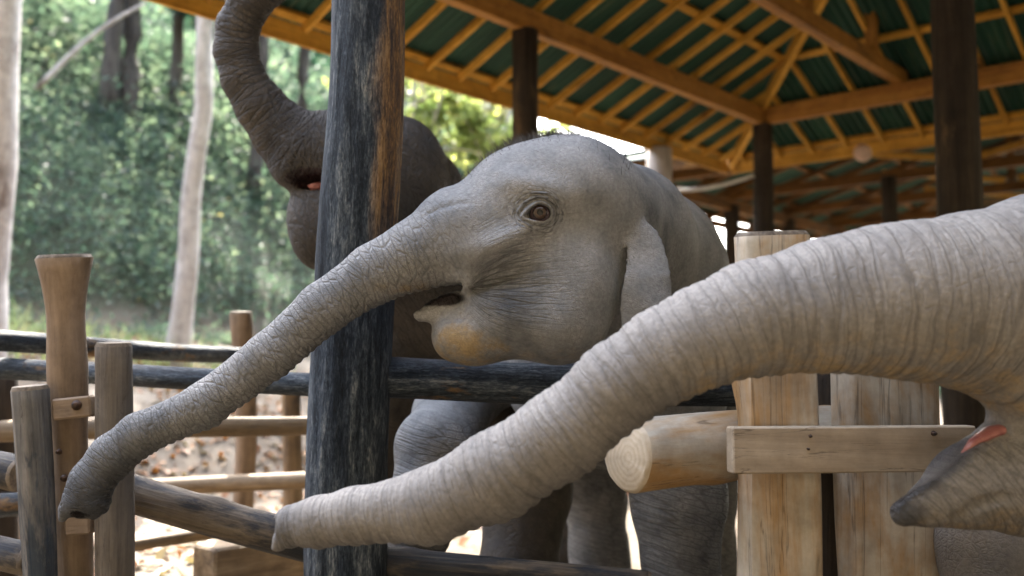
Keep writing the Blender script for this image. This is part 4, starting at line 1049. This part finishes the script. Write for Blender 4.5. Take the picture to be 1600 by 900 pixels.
# hair on the crown
def hair_mat():
    k = NT('elephant_hair'); return k.done(k.ramp(k.noise(k.coord(), 30, 2), [(.3, (.02, .018, .016)), (.7, (.07, .06, .05))]), .5, None, .4)
M['hair'] = hair_mat()
def hairs(par, body_, line, n, ln, spread, seed, lean=(-.2, 0, 1), d=3.15):
    """strands rooted on the top of the head along picture points"""
    g_ = np.random.default_rng(seed); V = []; F = []
    xs = np.array([p[0] for p in line]); ws = np.array([p[1] for p in line], float); ws /= ws.sum()
    roots = []
    while len(roots) < n:
        i = g_.choice(len(xs) - 1, p=ws[:-1] / ws[:-1].sum()); px = g_.uniform(xs[i], xs[i + 1]); dd = d + g_.normal(0, spread)
        x = (px - 800) / FPX * d; roots.append((x, dd))
    Rt = np.array(roots); zt = np.full(n, -1.0); zs = np.linspace(1.95, 1.35, 140)
    for z in zs:
        Q = np.stack([Rt[:, 0], Rt[:, 1], np.full(n, z)], 1); v = body_.sdf(Q); m = (v < 0) & (zt < 0); zt[m] = z
    for (x, y), z in zip(Rt, zt):
        if z < 0: continue
        p = Vector((x, y, z - .004)); dr = (Vector(lean) + Vector(g_.normal(0, .32, 3))).normalized(); l = ln * g_.uniform(.25, 1.2); w = .00065
        s_ = dr.cross(Vector((0, 1, 0))).normalized(); k0 = len(V)
        m_ = p + dr * l * .55; e = p + dr * l + Vector((-.25, 0, -.12)) * l * .5
        for q, ww in ((p, w), (m_, w * .8)):
            V += [q + s_ * ww, q - s_ * ww * .5 + Vector((0, ww, 0)), q - s_ * ww * .5 - Vector((0, ww, 0))]
        V.append(e)
        for j in range(3): j2 = (j + 1) % 3; F.append((k0 + j, k0 + j2, k0 + 3 + j2, k0 + 3 + j)); F.append((k0 + 3 + j, k0 + 3 + j2, k0 + 6))
    o = mesh_obj('hair', [Vector(v) - Vector(ground_at(960, 4.0)) for v in V], F, M['hair'], None, False, ground_at(960, 4.0)); adopt_l(o, par); o['kind'] = 'stuff'
hairs(calf, b1, [(690, .35), (740, .9), (780, 1.6), (830, 1.6), (880, .9), (930, .5), (985, 0)], 3000, .040, .06, 5)

# ---- the brown elephant behind, trunk raised
b2 = Body()
b2.ell(588, 294, 4.32, 104, .29, 114)
b2.ell(634, 282, 4.40, 68, .27, 96, k=.06)
b2.ell(560, 340, 4.24, 82, .22, 84, k=.08)
T2, R2 = b2.chain([(575, 268, 4.28, 84), (510, 242, 4.22, 68), (474, 234, 4.2, 60), (440, 206, 4.18, 47), (408, 168, 4.15, 39), (379, 122, 4.13, 33.5), (368, 80, 4.12, 33), (371, 43, 4.11, 31.5), (388, 10, 4.1, 31), (424, -24, 4.08, 28), (470, -42, 4.06, 25), (512, -46, 4.05, 23)], .025, .06)
b2.ell(458, 268, 4.17, 30, .10, 26, roll=-25, k=.04)
b2.ell(496, 352, 4.18, 46, .13, 72, roll=8, k=.05)
b2.chain3([np.array(at(626, 384, 4.6)), np.array(at(740, 510, 5.2))], [.30, .47], .05, .06)
b2.ell(770, 490, 5.5, .50, .75, .52, k=.15, m=True, yaw=-25)
b2.ell(702, 282, 4.46, 22, .02, 40, roll=20, yaw=20, k=.03)
leg(b2, [(780, 560, 4.9, .27), (825, 760, 4.35, .185)], 797, 4.25, .165)
leg(b2, [(610, 560, 4.85, .26), (575, 700, 4.8, .17)], 552, 4.75, .16)
leg(b2, [(800, 600, 6.0, .28), (835, 740, 6.0, .18)], 838, 6.0, .16)
leg(b2, [(880, 600, 5.9, .26), (880, 740, 6.0, .17)], 890, 6.0, .15)
b2.ell(492, 284, 4.06, 40, .11, 13, roll=-4, k=.02, mode='s')
SK2 = skin('brown_elephant_skin', (.070, .058, .046), (.15, .12, .088), (.026, .023, .021), (.22, .15, .07), bump=1.0, ring=(.17, 8), crackc=.6, ringc=.8, fine=.8, lining=((.010, .006, .006), (.028, .012, .012)))
m2c = np.array(at(490, 284, 4.15))
def head2(V):
    m = np.clip((V[:, 2] - 1.15) / .1, 0, 1) * (V[:, 0] > at(430, 300, 4.2).x)
    return np.stack([V[:, 0] * 22 + V[:, 2] * 14, V[:, 2] * 6 - V[:, 0] * 5, .6 * m], 1)
def pig2(V, N, u, ang, w):
    inn = gauss(V, m2c, (.11, .35, .04)) > .38
    knee = gauss(V, np.array(at(665, 720, 3.6)), (.2, .3, .3))
    return np.stack([inn * 1.0, .0 * u, np.clip(.8 * gauss(V, np.array(at(676, 215, 4.2)), (.06, .3, .09)) + .5 * gauss(V, np.array(at(650, 330, 4.1)), (.12, .4, .16)), 0, 1) + 0 * knee], 1)
brown = elephant(b2, .0085, SK2, 'darker brown elephant behind the tarred pole raising its trunk', (T2, R2),
                 dict(fade=(.10, .3), period=(.032, .022), amp=.005, under=1.57, lump=.04, lamp=.004), None, head2, pig2, ground_at(700, 5.0))
def flesh():
    k = NT('pink_flesh'); co = k.coord(); n = k.noise(co, 25, 4)
    return k.done(k.ramp(n, [(.3, (.20, .055, .05)), (.55, (.38, .15, .13)), (.75, (.46, .26, .21))]), .35, k.bump(n, .4, .006), .5, Subsurface_Weight=.2, Subsurface_Radius=(.02, .008, .005))
M['flesh'] = flesh()
def tongue(par, pts, rs, segs=14, mat='flesh', name='tongue', flat=.55):
    pts = [Vector(p) for p in pts]; V = []; F = []; n = len(pts)
    for i, p in enumerate(pts):
        d = (pts[min(i + 1, n - 1)] - pts[max(i - 1, 0)]).normalized(); x = Vector((0, 1, 0)); y = d.cross(x).normalized(); x = y.cross(d)
        for j in range(segs): a = 2 * math.pi * j / segs; V.append(p - pts[0] + x * math.cos(a) * rs[i] + y * math.sin(a) * rs[i] * flat)
    for i in range(n - 1):
        for j in range(segs): F.append((i * segs + j, i * segs + (j + 1) % segs, (i + 1) * segs + (j + 1) % segs, (i + 1) * segs + j))
    F.append(tuple(range(segs))[::-1]); F.append(tuple(range((n - 1) * segs, n * segs)))
    return mesh_obj(name, V, F, M[mat], par, True, pts[0])
tongue(brown, [at(515, 298, 4.22), at(500, 292, 4.14), at(490, 291, 4.10), at(482, 290, 4.09)], [.05, .04, .028, .008])

# ---- the pale grey elephant reaching in from the right
b3 = Body()
b3.ell(1900, 370, 2.56, 200, .27, 215)
b3.ell(1770, 610, 2.47, 175, .21, 165, k=.06)
T3, R3 = b3.chain([(1800, 440, 2.48, 190), (1640, 466, 2.42, 166), (1530, 469, 2.37, 139), (1430, 470, 2.32, 121), (1370, 470, 2.30, 112), (1295, 476, 2.29, 102), (1185, 493, 2.28, 87), (1100, 524, 2.27, 74), (1035, 556, 2.27, 69), (967, 600, 2.28, 66.5), (878, 676, 2.30, 67), (777, 742, 2.33, 66), (673, 791, 2.38, 57), (555, 806, 2.44, 43), (500, 815, 2.48, 38), (458, 820, 2.50, 33)], .03, .06)
b3.chain([(458, 832, 2.50, 22), (438, 848, 2.50, 12), (428, 856, 2.50, 7)], .01, .015)
b3.ell(1600, 588, 2.37, 82, .14, 64, roll=-18, k=.04)
b3.ell(1665, 640, 2.41, 105, .15, 70, k=.05)
b3.chain([(1720, 740, 2.46, 110), (1600, 746, 2.40, 92), (1510, 758, 2.36, 70), (1455, 778, 2.34, 46), (1412, 802, 2.33, 22)], .03, .05)
b3.ell(1474, 710, 2.365, 90, .06, 10, roll=42, k=.035, mode='s')
b3.ell(1538, 670, 2.30, 50, .16, 15, roll=18, k=.014, mode='s')
b3.chain([(1500, 812, 2.27, 6), (1530, 790, 2.255, 8), (1570, 780, 2.25, 7), (1620, 785, 2.25, 5)], .006, .012, mode='s')
b3.ell(425, 822, 2.49, 14, .022, 14, k=.006, mode='s')
b3.ell(2250, 560, 3.2, .62, .60, .60, k=.15, m=True)
b3.chain3([np.array(at(1950, 470, 2.65)), np.array(at(2200, 540, 3.1))], [.33, .5], .05, .12)
leg(b3, [(1700, 760, 2.95, .21), (1560, 840, 2.9, .165)], 1560, 2.9, .16)
leg(b3, [(2050, 760, 3.4, .25), (2000, 900, 3.4, .18)], 1990, 3.4, .17)
leg(b3, [(2500, 760, 3.2, .25), (2500, 900, 3.2, .18)], 2500, 3.2, .17)
SK3 = skin('pale_elephant_skin', (.225, .203, .178), (.305, .277, .242), (.145, .133, .12), (.40, .27, .12), bump=.5, ring=(.10, 1.6), crackc=.2, ringc=.36, minor=.8, wav=1.1, lining=((.012, .012, .014), (.035, .033, .036)))
jt = np.array(at(1408, 804, 2.33)); ji = np.array(at(1480, 716, 2.36))
def jaw3(V):
    q = V - np.array(at(1480, 760, 2.3)); ax = np.array([math.cos(R(28)), 0, math.sin(R(28))]); al_ = q @ ax; pe = q @ np.array([-ax[2], 0, ax[0]])
    m = (V[:, 2] < at(1500, 690, 2.3).z) & (V[:, 2] > at(1500, 860, 2.3).z) & (V[:, 0] < at(1760, 700, 2.4).x) & (V[:, 0] > at(1385, 700, 2.3).x) & (V[:, 1] < 2.62)
    return np.stack([al_ * 46 + pe * 10, pe * 7, .5 * m], 1)
def pig3(V, N, u, ang, w):
    q = V - np.array(at(1470, 728, 2.36)); ax = np.array([math.cos(R(40)), 0, math.sin(R(40))]); al_ = q @ ax; pe = q @ np.array([-ax[2], 0, ax[0]])
    inn = np.clip(np.clip((pe + .014) / .018, 0, 1) * np.clip((N[:, 2] - .3 * N[:, 0] - .2) / .3, 0, 1) * ((np.abs(al_) < .20) & (V[:, 2] < at(1500, 660, 2.36).z) & (V[:, 0] < at(1640, 600, 2.36).x)) * 1.0, 0, 1)
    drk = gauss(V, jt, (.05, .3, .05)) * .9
    och = .55 * np.clip(-N[:, 2], 0, 1) * (V[:, 0] > at(1050, 600, 2.3).x)  # warm bounce from below painted on downward faces
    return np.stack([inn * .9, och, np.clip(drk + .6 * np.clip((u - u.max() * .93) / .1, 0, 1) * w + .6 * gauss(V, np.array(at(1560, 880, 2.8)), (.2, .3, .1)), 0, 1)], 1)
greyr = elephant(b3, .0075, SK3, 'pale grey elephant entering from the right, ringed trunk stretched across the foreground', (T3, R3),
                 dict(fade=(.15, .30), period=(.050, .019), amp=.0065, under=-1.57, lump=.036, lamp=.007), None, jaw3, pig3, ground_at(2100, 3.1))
tongue(greyr, [at(1640, 664, 2.42), at(1585, 668, 2.385), at(1548, 676, 2.36), at(1522, 690, 2.345), at(1504, 708, 2.335)], [.040, .036, .030, .019, .006], flat=.5)
tongue(greyr, [at(1650, 690, 2.40), at(1590, 688, 2.385), at(1545, 700, 2.375), at(1520, 716, 2.37)], [.05, .046, .034, .012], flat=.3)
b3.ops.append(('s', lambda P: np.full(len(P), 9.), .01))
e3 = b3.trace(1850, 400, 2.0, 3.0)
if e3 is not None: make_eye(greyr, 1850, 400, Vector(e3) + Vector((0, .005, 0)), b3, SK3, 1.0, lid=False)
